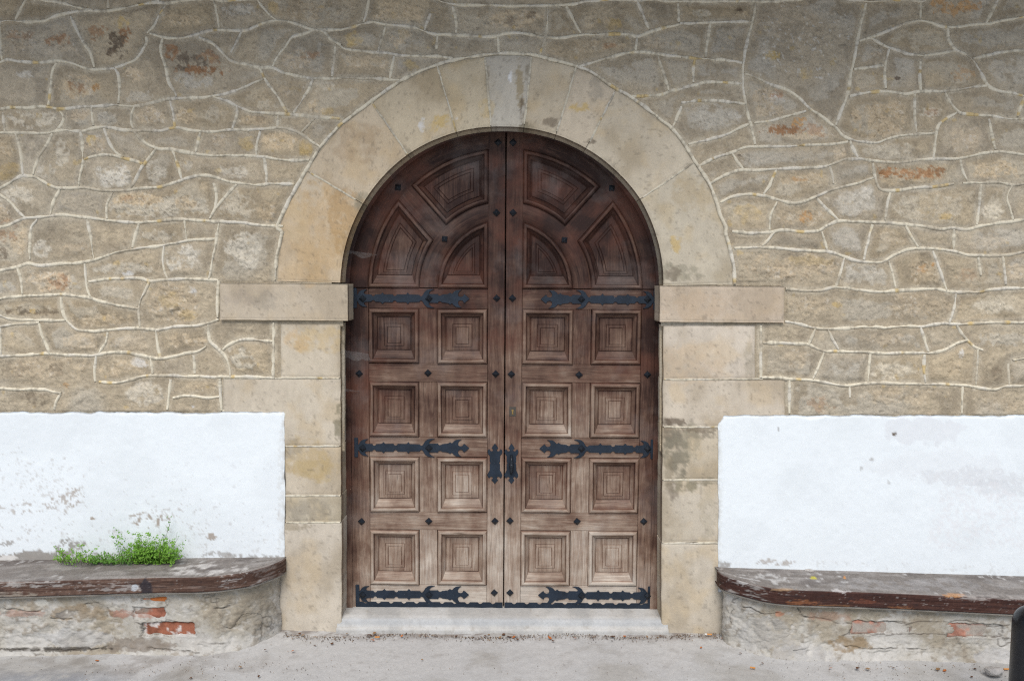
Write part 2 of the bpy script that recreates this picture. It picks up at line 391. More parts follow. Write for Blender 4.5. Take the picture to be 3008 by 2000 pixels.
TAN, PALE, RUST, ORNG, DARK, OCHR, WHIT = ((.56, .46, .325), (.60, .55, .455), (.36, .20, .105), (.50, .29, .125), (.14, .105, .075), (.58, .42, .17), (.74, .74, .73))
PAT = {'t': TAN, 'p': PALE, 'r': RUST, 'o': ORNG, 'd': DARK, 'y': OCHR, 'w': WHIT}
PATCH = {
'A': """140 290 110 70 t 9;420 280 90 40 r 7;130 250 100 30 r 4;480 330 60 50 t 8;690 220 60 55 r 6;850 160 45 45 y 8;880 240 40 50 r 8;800 330 80 80 d 8;1250 140 140 50 t 8;1660 70 120 40 p 7;1890 80 50 60 y 4;2150 80 180 60 t 6;1190 370 50 60 r 8;1330 440 120 70 d 7;1380 490 160 35 r 9;1450 400 60 60 r 6;540 600 150 70 t 9;540 610 60 40 r 6;670 610 25 30 o 8;940 520 60 50 t 9;970 680 100 40 p 6;190 520 50 30 p 8;1350 560 120 50 p 7;2050 430 110 60 t 8;2150 390 60 25 r 5;1950 640 60 40 t 5;1840 730 70 35 p 5;2220 600 100 35 p 5;2260 770 50 40 y 6;2190 740 50 40 t 8;240 830 180 50 p 7;275 800 20 20 y 9;560 800 80 40 t 8;760 830 80 50 p 7;1060 800 110 55 t 8;1300 810 80 45 t 8;1480 790 50 60 p 5;1780 840 120 40 t 8;1800 830 45 20 d 4;640 990 90 70 t 9;630 970 40 35 y 8;430 1060 50 100 p 6;310 1190 80 50 p 7;790 1220 120 80 p 9;1530 960 70 50 t 9;1700 990 60 60 y 6;1910 980 120 70 t 9;2110 1030 50 50 y 7;1090 1190 80 80 p 8;1600 1190 100 40 p 6;70 1190 80 60 y 5;30 1050 60 80 t 6;130 1340 120 60 p 7;1100 1430 320 80 p 9;960 1375 160 45 t 9;920 1370 100 20 r 4;1280 1400 60 50 t 8;1650 1420 120 80 p 6;1850 1450 70 70 t 8;30 1470 50 60 t 9""",
'B': """400 90 170 60 t 6;370 110 25 25 y 6;1200 140 220 60 t 7;1180 140 40 40 d 5;1310 120 40 30 d 5;1770 170 120 40 t 5;1880 180 60 50 y 6;100 280 70 45 y 7;410 260 80 60 t 8;440 240 35 30 y 7;180 430 180 50 t 6;480 460 60 40 y 5;1750 320 200 50 t 6;1850 320 60 20 r 5;2180 300 80 40 t 5;2310 310 40 30 y 8;1450 350 120 40 t 4;-60 480 60 30 t 5""",
'C': """130 100 60 25 p 8;380 85 30 18 d 8;700 200 280 250 t 4;600 390 55 35 y 8;840 520 40 40 y 7;570 680 90 60 t 9;620 690 60 30 w 5;650 650 60 30 r 6;600 760 100 50 t 8;830 940 180 25 t 8;690 900 130 35 r 9;790 850 50 35 o 8;880 900 90 50 r 5;160 800 180 80 p 7;1350 820 210 120 t 9;1690 780 70 35 p 8;1700 780 45 25 r 5;1800 60 120 50 o 7;1960 50 70 40 o 7;1900 520 80 50 o 4;1470 545 20 15 d 8;1320 380 60 20 t 8;1920 970 120 100 t 7;1400 1050 180 60 p 5;380 1080 22 14 d 8;430 1130 80 30 p 5;1070 1080 50 60 t 8;1560 1220 250 60 t 6;1380 1190 70 40 r 9;1620 1200 150 35 r 8;1720 1190 70 40 r 8;2130 1180 140 60 t 8;820 1240 140 50 t 7;800 1240 60 18 o 5;430 1470 90 60 y 4;800 1490 170 60 t 6;840 1500 50 50 o 7;1250 1330 60 40 p 6;1700 1440 220 100 p 5;1780 1500 80 22 y 6;2130 1440 80 60 p 7;1120 1410 150 80 p 4""",
'D': """130 260 90 120 t 6;60 170 100 80 r 5;30 330 50 45 d 6;300 300 60 70 p 8;520 320 110 60 t 6;350 530 160 70 t 9;410 540 80 60 r 5;460 520 40 50 r 4;860 450 180 40 p 6;900 480 40 20 w 8;1090 220 110 40 p 7;1260 370 110 90 p 9;1200 690 170 140 t 9;1180 660 100 50 y 4;1300 770 60 40 y 4;1330 590 30 25 w 8;150 740 110 30 d 6;230 735 25 18 y 8;350 730 60 30 d 4;700 800 200 40 t 6;560 960 150 60 t 5;900 960 130 60 t 5;1290 940 140 50 t 7;1680 1050 90 80 p 9;330 1120 300 80 t 6;100 1140 100 60 d 3;400 1140 70 40 d 4;850 1130 150 60 t 5;960 1090 60 40 w 6;260 1330 80 60 d 4;460 1240 30 20 o 5;1000 1310 130 80 p 6;1400 1260 120 40 t 5;1700 320 130 150 p 8;1340 1395 12 12 w 9""",
'E': """700 430 320 90 t 9;850 390 150 40 y 3;1650 460 100 80 t 8;1650 440 50 30 o 5;1715 420 14 14 o 9;1230 460 120 70 p 6;1950 500 60 50 r 3;2290 470 80 60 t 8;920 690 180 60 t 7;1060 690 40 20 y 7;1640 700 220 90 t 8;2110 700 120 40 p 8;1420 930 200 40 t 5;2200 930 200 50 p 7;790 1080 100 70 t 6;1430 1150 150 50 p 6;1850 1120 70 50 t 6;1905 1030 20 28 w 9;2150 1160 35 60 d 4;930 1380 80 60 r 4;1500 1320 300 60 t 5;2200 1380 150 60 t 4;2070 270 150 60 t 4;1420 240 100 60 t 4"""}
PATCHES = []
for k, txt in PATCH.items():
    for row in txt.split(';'):
        a = row.split()
        x, y = src(float(a[0]), float(a[1]), k)
        PATCHES.append((x, y, float(a[2]) / SC, float(a[3]) / SC, PAT[a[4]], float(a[5]) / 9, a[4]))
def patch_mask(X, Y, x, y, rx, ry, seed=0, rough=0.55):
    """ragged-edged blot; only touches the window round it"""
    m = (np.abs(X - x) < rx * 1.7) & (np.abs(Y - y) < ry * 1.7)
    out = np.zeros(X.shape)
    if not m.any(): return out
    xx, yy = X[m], Y[m]
    d = np.sqrt(((xx - x) / rx) ** 2 + ((yy - y) / ry) ** 2)
    n = fbm(xx, yy, max(12, min(rx, ry) * 0.9), seed, 5, 0.68)
    out[m] = sst(1.05, 0.86, d + (n - 0.5) * rough * 2.8)
    return out
# ------------------------------------------------------------------ rubble wall
GC = (1474.0, 845.0)                                 # centre of the arch
def wall_paint(X, Y, d):
    big = fbm(X, Y, 260, 1, 3); mid = fbm(X, Y, 60, 2, 5, 0.6); fin = fbm(X, Y, 14, 3, 4, 0.6)
    c = np.empty(X.shape + (3,)); c[:] = (.43, .362, .262)
    c = mixc(c, (.45, .395, .305), sst(.42, .7, big))
    c = mixc(c, (.345, .29, .212), sst(.55, .36, mid) * .7)
    c = mixc(c, (.48, .42, .325), sst(.55, .72, fin) * .35)
    c = mixc(c, (.56, .50, .39), sst(15, 6, d) * sst(.42, .62, fbm(X, Y, 34, 19, 4, .6)) * .6)
    in_ = sst(8, 22, d)
    e = mid * .7 + fbm(X, Y, 110, 5, 3) * .5 + sst(5, 45, d) * .26
    ex = sst(.70, .80, e + (fin - .5) * .18) * in_
    hue = fbm(X, Y, 190, 8, 2)
    st = mixc(np.broadcast_to(np.array((.52, .44, .32)), c.shape), (.53, .485, .40), sst(.4, .62, hue))
    c = c * (1 - ex[..., None] * .62) + st * ex[..., None] * .62
    rough = ex * .5
    for i, (x, y, rx, ry, col, s, t) in enumerate(PATCHES):
        w_ = np.nonzero((np.abs(X - x) < rx * 1.7) & (np.abs(Y - y) < ry * 1.7))
        if not len(w_[0]): continue
        x_, y_ = X[w_], Y[w_]
        m = patch_mask(x_, y_, x, y, rx, ry, i % 40, .75 if t in 'rdo' else .6) * s
        if t in 'rdo': m = m * sst(.40, .52, fbm(x_, y_, 13, 60 + i % 7, 5, .75))
        elif t in 'tp': m = m * sst(.36, .50, fin[w_] * .5 + fbm(x_, y_, 34, 90 + i % 9, 5, .75) * .5)
        else: m = m * sst(.2, .7, fbm(x_, y_, 22, 70 + i % 7, 4, .7)) * .85
        m = m * sst(3, 14, d[w_])
        col = np.array(col) * (.9 + .3 * ((i * 37) % 11) / 11)
        c[w_] = mixc(c[w_], col, m * .95)
        if t in 'tp':
            fl_ = sst(.60, .68, fbm(x_, y_, 11, 120 + i % 5, 4, .7)) * m
            c[w_] = mixc(c[w_], (.66, .61, .52), fl_ * .6)
            cv = sst(.020, .006, np.abs(fbm(x_, y_ * 1.8, 42, 130 + i % 7, 4, .6) - .5)) * m
            c[w_] = mixc(c[w_], (.17, .14, .10), cv * .55)
        if t in 'tpdr': rough[w_] = np.maximum(rough[w_], m)
    c = mixc(c, (.66, .62, .54), patch_mask(X, Y, 2352, 125, 150, 130, 3) * sst(.735, .78, fbm(X, Y, 8, 151, 2)) * .8)
    lich = sst(.80, .86, fbm(X, Y, 30, 21, 3, .5)) * .4
    c = mixc(c, OCHR, lich)
    pit = sst(.75, .83, fbm(X, Y, 9, 31, 2))
    c = mixc(c, (.13, .115, .09), pit * .35)
    return c, rough, mid, fin
def bead_distance(X, Y, step, x0, y0, lines, reach=60):
    D = np.full(X.shape, float(reach))
    for L in lines:
        L2 = L[::3] if len(L) > 6 else L
        L2 = np.vstack([L2, L[-1:]])
        for a, b in zip(L2[:-1], L2[1:]):
            i0 = int((min(a[0], b[0]) - reach - x0) / step); i1 = int((max(a[0], b[0]) + reach - x0) / step) + 1
            j0 = int((min(a[1], b[1]) - reach - y0) / step); j1 = int((max(a[1], b[1]) + reach - y0) / step) + 1
            i0, j0 = max(i0, 0), max(j0, 0)
            if i1 <= i0 or j1 <= j0: continue
            sx, sy = X[j0:j1, i0:i1], Y[j0:j1, i0:i1]
            if sx.size == 0: continue
            ab = b - a; q = ab @ ab + 1e-9
            t = np.clip(((sx - a[0]) * ab[0] + (sy - a[1]) * ab[1]) / q, 0, 1)
            dd = np.hypot(sx - a[0] - t * ab[0], sy - a[1] - t * ab[1])
            np.minimum(D[j0:j1, i0:i1], dd, out=D[j0:j1, i0:i1])
    return D
wall = thing('stone_wall', (0, 0, 0), 'grey brown rubble stone wall with raised cream mortar lines around the arched doorway', 'wall')
STEP = 3.4
gx = np.arange(-460, 3470, STEP); gy = np.arange(-420, 1330, STEP)
X, Y = np.meshgrid(gx, gy)
Dm = bead_distance(X, Y, STEP, gx[0], gy[0], ALL)
FX = np.where(X < 0, -X, np.where(X > 3008, 6016 - X, X)); FY = np.abs(Y)
colr, rgh, mid, fin = wall_paint(FX, FY, Dm)
# every stone has a tint and a set-back of its own
open_ = Dm[::2, ::2] > 7.5
lab = np.where(open_, np.arange(open_.size).reshape(open_.shape) + 1, 10 ** 9)
for it in range(900):
    new = lab.copy()
    new[1:] = np.minimum(new[1:], lab[:-1]); new[:-1] = np.minimum(new[:-1], lab[1:])
    new[:, 1:] = np.minimum(new[:, 1:], lab[:, :-1]); new[:, :-1] = np.minimum(new[:, :-1], lab[:, 1:])
    new = np.where(open_, new, 10 ** 9)
    if it % 25 == 0 and (new == lab).all(): break
    lab = new
lab = np.repeat(np.repeat(lab, 2, 0), 2, 1)[:len(gy), :len(gx)]
h1 = (np.sin(lab * 12.9898) * 43758.5453) % 1; h2 = (np.sin(lab * 78.233) * 12543.113) % 1; h3 = (np.sin(lab * 39.425) * 31337.77) % 1
stone_in = sst(8, 20, Dm + (fin - .5) * 12)
gain = 1.02 + (h1 - .5) * .20 * stone_in
warm = (h2 - .38) * .10 * stone_in
colr = colr * gain[..., None] * np.stack([1 + warm * .5, np.ones_like(warm), 1 - warm], -1)
stone_h = stone_in * ((h3 - .5) * .010 + (h1 - .5) * ((FX % 97) / 97 - .5) * 0)
ang = np.arctan2(GC[1] - Y, X - GC[0]); rr = np.hypot(X - GC[0], Y - GC[1])
ea = np.arctan2(GC[1] - EXT[:, 1], EXT[:, 0] - GC[0]); er = np.hypot(EXT[:, 0] - GC[0], EXT[:, 1] - GC[1])
o_ = np.argsort(ea)
def r_out(a): return np.interp(a, ea[o_], er[o_])
def r_in(a): return np.interp(np.degrees(a), [0, 33, 50, 90, 125, 180], [475, 483, 480, 473, 479, 475])
def blkmask(g):
    b = ((rr < r_out(ang) - 5 + g) & (Y < 838 + g)) | ((X > 645 - g) & (X < 2304 + g) & (Y > 831 - g) & (Y < 945 + g) & ((X < 1100) | (X > 1900)))
    b |= (X > 823 - g) & (X < 2218 + g) & (Y > 945 - g) | (X > 655 - g) & (X < 2306 + g) & (Y > 1112 - g)
    return b | (Y > 1212 - g) & (X < 833 + g) | (Y > 1222 - g) & (X > 2113 - g)
inblk = blkmask(-12); nrblk = blkmask(4)
h = .010 + .005 * sst(5, 34, Dm) + (fbm(FX, FY, 70, 12, 4) - .5) * .016 * sst(4, 26, Dm) + (fin - .5) * .006 * (.4 + rgh * 2.6) + (fbm(FX, FY * 1.5, 34, 55, 5, .65) - .5) * .030 * rgh - .006 * sst(.03, .0, np.abs(fbm(FX, FY * 1.7, 50, 57, 4, .6) - .5)) * (.25 + rgh)
h = np.maximum(h + stone_h, .002)
h = np.where(nrblk, np.minimum(h, .006), h); h = np.where(inblk, -.03, h)
P = at(X, Y, np.zeros(X.shape)); P[..., 1] -= h
fc = gridfaces(len(gx), len(gy))
cx = X.ravel()[fc].mean(1); cy = Y.ravel()[fc].mean(1)
hole = (np.hypot(cx - GC[0], cy - GC[1]) < 500) & (cy < 850) | (cx > 1010) & (cx < 1940) & (cy > 845)
fc = fc[~hole]
V = P.reshape(-1, 3); cc = colr.reshape(-1, 3)
idx = np.arange(len(V)).reshape(len(gy), len(gx))
rim = np.concatenate([idx[::-1, 0], idx[0, :], idx[:, -1]])     # the wall has thickness: returns at its ends and top
back = V[rim].copy(); back[:, 1] = .55
n0 = len(V)
sk = np.stack([rim[:-1], rim[1:], n0 + np.arange(1, len(rim)), n0 + np.arange(len(rim) - 1)], -1)
build('rubble_face', np.vstack([V, back]), np.vstack([fc, sk]), M_RUB, wall, col=np.vstack([cc, cc[rim]]), smooth=True)

def corebox(x0, z0, x1, z1):
    v = [(x0, .06, z0), (x1, .06, z0), (x1, .54, z0), (x0, .54, z0), (x0, .06, z1), (x1, .06, z1), (x1, .54, z1), (x0, .54, z1)]
    f = [(0, 3, 2, 1), (4, 5, 6, 7), (0, 1, 5, 4), (1, 2, 6, 5), (2, 3, 7, 6), (3, 0, 4, 7)]
    build('wall_core', v, f, M_RUB, wall, col=np.tile(np.array((.30, .25, .19)), (8, 1)))
corebox(float(V[:, 0].min()) + .01, -.1, float(at(985., 1300., 0.)[0]), float(V[:, 2].max()) - .02)
corebox(float(at(1965., 1300., 0.)[0]), -.1, float(V[:, 0].max()) - .01, float(V[:, 2].max()) - .02)
def ribbons(lines, width, height, lift=0.0, seedo=0, taper=True):
    VV, FF, CC = [], [], []
    n = 0
    prof = [(-1, -.25), (-.72, .62), (-.25, 1.0), (.3, .95), (.74, .55), (1, -.25)]
    for li, L in enumerate(lines):
        if len(L) < 2: continue
        T = np.gradient(L, axis=0); T /= np.linalg.norm(T, axis=1)[:, None] + 1e-9
        N = np.stack([-T[:, 1], T[:, 0]], -1)
        s = np.concatenate([[0], np.cumsum(np.hypot(*np.diff(L, axis=0).T))])
        wv = width * (.74 + .62 * vnoise(s / 26, s * 0 + li * 3.3, seedo) + .28 * (vnoise(s / 8, s * 0 + li, seedo + 3) - .5))
        if taper: wv = wv * (.72 + .28 * np.minimum(sst(-2, 20, s), sst(-2, 20, s[-1] - s))) * (.45 + .55 * sst(.10, .24, vnoise(s / 46, s * 0 + li * 4.3, seedo + 21)))
        wob = (vnoise(s / 22, s * 0 + li * 1.7, seedo + 5) - .5) * 2.4
        hv = height * (.7 + .6 * vnoise(s / 30, s * 0 + li * 2.1, seedo + 9))
        base = L + N * wob[:, None]
        R = []
        for (u, q) in prof:
            jit = (vnoise(s / 12, s * 0 + li * 5.1 + u * 7, seedo + 11) - .5) * 1.3
            p = base + N * (u * wv * .5 + jit)[:, None]
            W = at(p[:, 0], p[:, 1], np.zeros(len(p))); W[:, 1] -= lift + hv * q
            R.append(W)
        R = np.stack(R, 1)
        VV.append(R.reshape(-1, 3))
        m = len(L); k = len(prof)
        FF.append(gridfaces(k, m, n)); n += m * k
        fxx = np.abs(base[:, 0]); fyy = np.abs(base[:, 1])
        c = np.empty((m, 3)); c[:] = (.71, .65, .515)
        c = mixc(c, (.50, .44, .34), sst(.55, .76, fbm(fxx, fyy, 90, 40 + seedo, 3)) * .8)
        c = mixc(c, (.68, .64, .56), sst(.5, .75, fbm(fxx, fyy, 50, 44 + seedo, 2)) * .7)
        c = mixc(c, (.60, .44, .18), sst(.77, .82, fbm(fxx, fyy, 36, 48 + seedo, 2)) * .8)
        cr = sst(.66, .74, vnoise(s / 5, s * 0 + li * 9.1, 51)) * .4
        c = mixc(c, (.2, .17, .13), cr)
        kk = np.repeat(c[:, None], k, 1)
        kk[:, 0] *= .92; kk[:, -1] *= .9
        CC.append(kk.reshape(-1, 3))
    return np.vstack(VV), np.vstack(FF), np.vstack(CC)
V, Fq, cc = ribbons(ALL, 9.6, .0065, .0095)
build('mortar_joint', V, Fq, M_MORTAR, wall, col=cc, smooth=True)

# ------------------------------------------------------------------ dressed blocks
def block(name, fmap, ns, nt, y_front, y_back, paint, mat, parent, edge=5.0, edge_h=.006, rough=.0025, seed=0, label=None, chips=.6):
    s = np.linspace(0, 1, ns); t = np.linspace(0, 1, nt)
    S, T = np.meshgrid(s, t)
    px, py = fmap(S, T)
    # distance to the border in picture units
    Lu = np.hypot(np.diff(px, axis=1).sum(1).mean(), np.diff(py, axis=1).sum(1).mean())
    Lv = np.hypot(np.diff(px, axis=0).sum(0).mean(), np.diff(py, axis=0).sum(0).mean())
    d = np.minimum(np.minimum(S, 1 - S) * Lu, np.minimum(T, 1 - T) * Lv)
    e = edge * (1 + chips * 2.4 * sst(.58, .8, fbm(px, py, 34, seed + 70, 4, .6)))
    q = 1 - np.clip(d / e, 0, 1)
    hh = -edge_h * q ** 2 * (e / edge) + (fbm(px, py, 120, seed + 3, 4) - .5) * rough * 2.4 + (fbm(px, py, 16, seed + 5, 3) - .5) * rough * .8
    W = at(px, py, np.full(px.shape, y_front)); W[..., 1] -= hh
    c = paint(px, py, d)
    V = W.reshape(-1, 3); cc = c.reshape(-1, 3)
    i = np.arange(ns * nt).reshape(nt, ns)
    rim = np.concatenate([i[0, :-1], i[:-1, -1], i[-1, :0:-1], i[::-1, 0]])
    Vs, Cs, Fs = [V], [cc], [gridfaces(ns, nt)]
    prev = rim; n0 = len(V); m = len(rim)
    for f in (.25, .6, 1.0):
        b = V[rim].copy(); b[:, 1] = b[:, 1] * (1 - f) + y_back * f
        cur = n0 + np.arange(m)
        Vs.append(b); Cs.append(cc[rim])
        Fs.append(np.stack([prev[:-1], cur[:-1], cur[1:], prev[1:]], -1))
        prev = cur; n0 += m
    o = build(name, np.vstack(Vs), np.vstack(Fs), mat, parent, col=np.vstack(Cs), smooth=True)
    if label: o['label'] = label
    return o
ASH_P = [(1300, 355, 26, 20, OCHR, .75), (1272, 374, 15, 16, OCHR, .6), (1705, 316, 26, 16, OCHR, .75), (1985, 718, 16, 26, OCHR, .7), (1340, 345, 8, 6, WHIT, .5),
         (1432, 318, 26, 30, OCHR, .35), (1020, 640, 55, 110, (.42, .26, .11), .55), (905, 560, 40, 60, PALE, .5), (1050, 420, 70, 60, (.36, .25, .15), .35),
         (940, 700, 90, 120, (.52, .36, .19), .4), (870, 640, 40, 90, (.58, .45, .28), .5), (1750, 260, 20, 40, (.3, .27, .22), .5), (2020, 560, 60, 60, (.44, .35, .22), .45),
         (1620, 360, 24, 14, DARK, .6), (1735, 415, 14, 10, DARK, .6), (1500, 230, 6, 16, WHIT, .9), (1240, 370, 10, 20, WHIT, .7), (1060, 585, 20, 25, (.3, .27, .2), .5),
         (1975, 1238, 42, 12, DARK, .8), (1962, 1260, 16, 40, DARK, .6), (1990, 1325, 40, 84, (.20, .18, .135), .85), (2030, 1270, 70, 22, (.22, .19, .145), .7), (2030, 1300, 30, 60, (.3, .27, .2), .5), (2060, 1262, 60, 9, DARK, .6),
         (2000, 1425, 60, 18, (.25, .22, .15), .8), (1975, 1440, 20, 30, DARK, .5), (2075, 1415, 50, 12, (.25, .22, .16), .8), (1965, 1385, 14, 60, (.24, .2, .14), .6),
         (995, 1240, 14, 50, (.2, .18, .12), .7), (960, 1000, 90, 40, (.56, .42, .22), .5), (870, 1000, 40, 40, (.53, .36, .18), .5), (900, 1350, 70, 60, (.46, .35, .19), .6),
         (930, 1380, 70, 40, (.44, .33, .16), .5), (860, 1320, 30, 30, (.3, .26, .2), .5), (900, 1500, 70, 40, (.30, .265, .21), .6), (860, 1545, 60, 14, (.3, .25, .17), .6),
         (880, 1680, 60, 70, (.5, .41, .29), .5), (910, 1750, 60, 60, (.52, .45, .35), .4), (1990, 800, 80, 26, (.24, .22, .16), .55), (1975, 805, 30, 20, DARK, .5),
         (2200, 1060, 14, 70, (.3, .27, .2), .4), (1990, 1560, 40, 60, (.56, .5, .4), .4), (2080, 1510, 24, 80, (.42, .37, .28), .5), (780, 885, 40, 30, (.2, .19, .17), .30), (700, 880, 40, 26, (.25, .22, .2), .25),
         (2060, 900, 90, 40, (.52, .40, .28), .5), (2010, 1060, 120, 60, (.56, .44, .31), .45), (1527, 250, 12, 70, (.36, .29, .18), .8), (1534, 325, 7, 46, DARK, .8), (1548, 215, 7, 30, (.25, .21, .15), .7), (1545, 370, 22, 10, (.22, .19, .13), .8), (1200, 450, 12, 16, (.3, .26, .19), .7), (1055, 600, 14, 22, (.28, .24, .17), .7), (1432, 230, 4, 46, (.24, .20, .14), .6)]
def ash_paint(base, seed=0, var=1.0):
    base = np.array(base)
    def f(px, py, d):
        c = np.empty(px.shape + (3,)); c[:] = base
        b = fbm(px, py, 130, seed + 80, 4)
        c = mixc(c, base * (.80, .77, .72), sst(.5, .72, b) * var)
        c = mixc(c, base * (1.12, 1.13, 1.14), sst(.52, .3, b) * .7 * var)
        c = mixc(c, base * (1.0, .92, .78), sst(.5, .75, fbm(px, py, 60, seed + 84, 4)) * .6 * var)
        st = fbm(px, py * .25, 10, seed + 87, 3)
        c = c * (1 + (st - .5) * .16)[..., None]
        for i, (x, y, rx, ry, col, s) in enumerate(ASH_P):
            c = mixc(c, col, patch_mask(px, py, x, y, rx, ry, i, .5) * s * sst(.2, .55, fbm(px, py, 16, i, 3, .6)))
        dirt = sst(9, 1, d) * sst(.35, .6, fbm(px, py, 30, seed + 90, 4))
        c = mixc(c, (.27, .235, .175), dirt * .28)
        c = mixc(c, (.12, .10, .08), sst(.74, .80, fbm(px, py, 9, seed + 93, 2)) * .30)
        return c
    return f
JT = [((1046, 587), (912, 508)), ((1198, 455), (1091, 300)), ((1340, 387), (1284, 194)), ((1442, 370), (1425, 170)), ((1540, 366), (1561, 170)), ((1636, 387), (1691, 200)),
      ((1732, 417), (1804, 272)), ((1888, 580), (2041, 475))]
def an(p): return math.atan2(GC[1] - p[1], p[0] - GC[0])
A_in = [math.pi - .03] + [an(j[0]) for j in JT] + [.012]
A_out = [math.pi - .028] + [an(j[1]) for j in JT] + [.014]
VB = [(.555, .445, .31), (.555, .46, .335), (.55, .465, .335), (.55, .47, .34), (.52, .48, .405), (.54, .465, .35), (.545, .465, .355), (.55, .48, .37), (.54, .48, .375)]
VL = ['orange tinted sandstone block at the left springing of the arch', None, None, None, 'smooth grey cement keystone at the top of the arch', None, None, None, None]
for i in range(9):
    def fmap(S, T, i=i):
        ga, gb = .5 / 475, .8 / 670
        a0 = A_in[i] - ga; a1 = A_in[i + 1] + ga; b0 = A_out[i] - gb; b1 = A_out[i + 1] + gb
        ai = a0 + (a1 - a0) * S; ao = b0 + (b1 - b0) * S
        a = ai + (ao - ai) * T
        r = r_in(a) + (r_out(a) - 5 - r_in(a)) * T
        return GC[0] + r * np.cos(a), GC[1] - r * np.sin(a)
    span = abs(A_out[i] - A_out[i + 1]) * 600
    block('voussoir', fmap, max(14, int(span / 5)), 44, -.011, .30, ash_paint(VB[i], i * 5, 1.0 if i != 4 else .4), M_ASH, wall, edge=4, edge_h=.0035, seed=i * 4, label=VL[i])
def rect(x0, y0, x1, y1, wob=2.0, seed=0, sk=0):
    def f(S, T):
        px = x0 + (x1 - x0) * S; py = y0 + (y1 - y0) * T + sk * S
        px = px + (vnoise(py / 30, py * 0 + seed, 3) - .5) * wob; py = py + (vnoise(px / 40, px * 0 + seed, 5) - .5) * wob
        return px, py
    return f
def rblock(name, x0, y0, x1, y1, base, seed, yf=-.011, yb=.30, label=None, wob=2.0, sk=0, edge=4, eh=.0035, var=1.0):
    return block(name, rect(x0, y0, x1, y1, wob, seed, sk), max(8, int((x1 - x0) / 5)), max(8, int((y1 - y0) / 5)), yf, yb, ash_paint(base, seed, var), M_ASH, wall, edge=edge, edge_h=eh, seed=seed, label=label)
J1, J2 = (.55, .455, .315), (.52, .45, .335)
for (a, b, c_, d_, bs, sd_) in [(824, 950, 999, 1109.6, (.56, .49, .385), 11), (655, 1110.4, 1000, 1309.6, (.53, .465, .37), 12), (838, 1310.4, 1001, 1454.6, (.54, .47, .37), 13),
                                (838, 1455.4, 1002, 1532.6, (.48, .425, .33), 14), (815, 1533.4, 1003, 1862, (.545, .485, .40), 15)]:
    rblock('jamb_stone', a, b, c_, d_, bs, sd_)
for (a, b, c_, d_, bs, sd_) in [(1949, 955, 2218, 1113.6, (.58, .51, .42), 21), (1947, 1114.4, 2305, 1252.6, (.56, .49, .395), 22), (1946, 1253.4, 2116, 1408.6, (.52, .45, .345), 23),
                                (1945, 1409.4, 2116, 1593.6, (.53, .47, .38), 24), (1943, 1594.4, 2127, 1866, (.555, .495, .405), 25)]:
    rblock('jamb_stone', a, b, c_, d_, bs, sd_)
rblock('impost', 645, 831, 1021, 939, (.52, .445, .345), 31, yf=-.032, yb=.135, wob=1.0, sk=3, edge=3, eh=.004, var=.6, label='impost block with dark scratch marks left of the door')
rblock('impost', 1938, 839, 2304, 945, (.54, .45, .35), 32, yf=-.032, yb=.135, wob=1.0, sk=3, edge=3, eh=.004, var=.6, label='impost block with a hairline crack right of the door')
JL = [smooth_line([j[0], (np.array(j[0]) + np.array(j[1])) / 2 + np.array([1, 0]), j[1]], 5) for j in JT]
JL += [smooth_line(p, 5) for p in ([(1900, 1196 / SC), (2100, 1196 / SC)],) if False]
JL += [smooth_line(p, 5) for p in [[(806, 1110), (900, 1109), (998, 1111)], [(655, 1110), (740, 1112), (806, 1110)], [(1950, 1114), (2100, 1114), (2240, 1112)], [(1950, 1253), (2115, 1253)], [(655, 1206), (740, 1204), (832, 1205), (836, 1240)],
                                   [(1948, 1409), (2112, 1408)], [(1948, 1594), (2112, 1593)], [(840, 1310), (998, 1309)], [(840, 1455), (1000, 1455)], [(842, 1533), (1000, 1533)]]]
V, Fq, cc = ribbons(JL, 6.2, .0026, .0088, 3)
build('mortar_joint', V, Fq, M_MORTAR, wall, col=cc * .84, smooth=True)

# ------------------------------------------------------------------ white plaster panels behind the benches
def plaster_paint(spots, seed, tint=(.81, .860, .890)):
    def f(px, py, d):
        c = np.empty(px.shape + (3,)); c[:] = tint
        c = mixc(c, np.array(tint) * .93, sst(.5, .75, fbm(px, py, 160, seed, 4)) * .7)
        for i, (x, y, rx, ry, col, s, gr) in enumerate(spots):
            m = patch_mask(px, py, x, y, rx, ry, i + seed, .6) * s
            if gr: m = m * sst(gr, gr + .09, fbm(px, py, 9, 11 + i, 3, .6))
            c = mixc(c, col, m)
        c = mixc(c, (.35, .30, .27), sst(.80, .84, fbm(px, py, 10, seed + 40, 2)) * (.3 if seed == 3 else .08) * sst(1250, 1500, py))
        c = mixc(c, (.45, .42, .38), sst(7, 0, d) * sst(.45, .6, fbm(px, py, 22, seed + 9, 4)) * .6)
        return c
    return f
DIRT = (.33, .26, .20); GREY = (.33, .31, .285)
SL = [(110, 1492, 120, 20, DIRT, .55, .58), (200, 1465, 46, 22, DIRT, .65, .56), (215, 1445, 24, 16, DIRT, .6, .4), (430, 1525, 70, 28, DIRT, .8, .54), (520, 1520, 110, 60, DIRT, .4, .64), (60, 1400, 240, 90, DIRT, .3, .66),
      (275, 1523, 8, 5, DIRT, .9, 0), (620, 1577, 14, 9, DIRT, .8, 0), (200, 1605, 45, 22, GREY, .9, .35), (40, 1640, 110, 16, GREY, .95, 0), (120, 1635, 90, 18, GREY, .95, 0), (300, 1634, 250, 10, GREY, .7, .42), (640, 1626, 34, 8, GREY, .7, .36),
      (740, 1635, 90, 8, GREY, .7, .4), (720, 1600, 160, 40, DIRT, .25, .66), (180, 1570, 220, 50, DIRT, .35, .66), (20, 1595, 20, 8, GREY, .8, .3), (15, 1640, 40, 9, (.75, .73, .7), .9, 0), (825, 1420, 9, 230, (.62, .62, .60), .4, .4)]
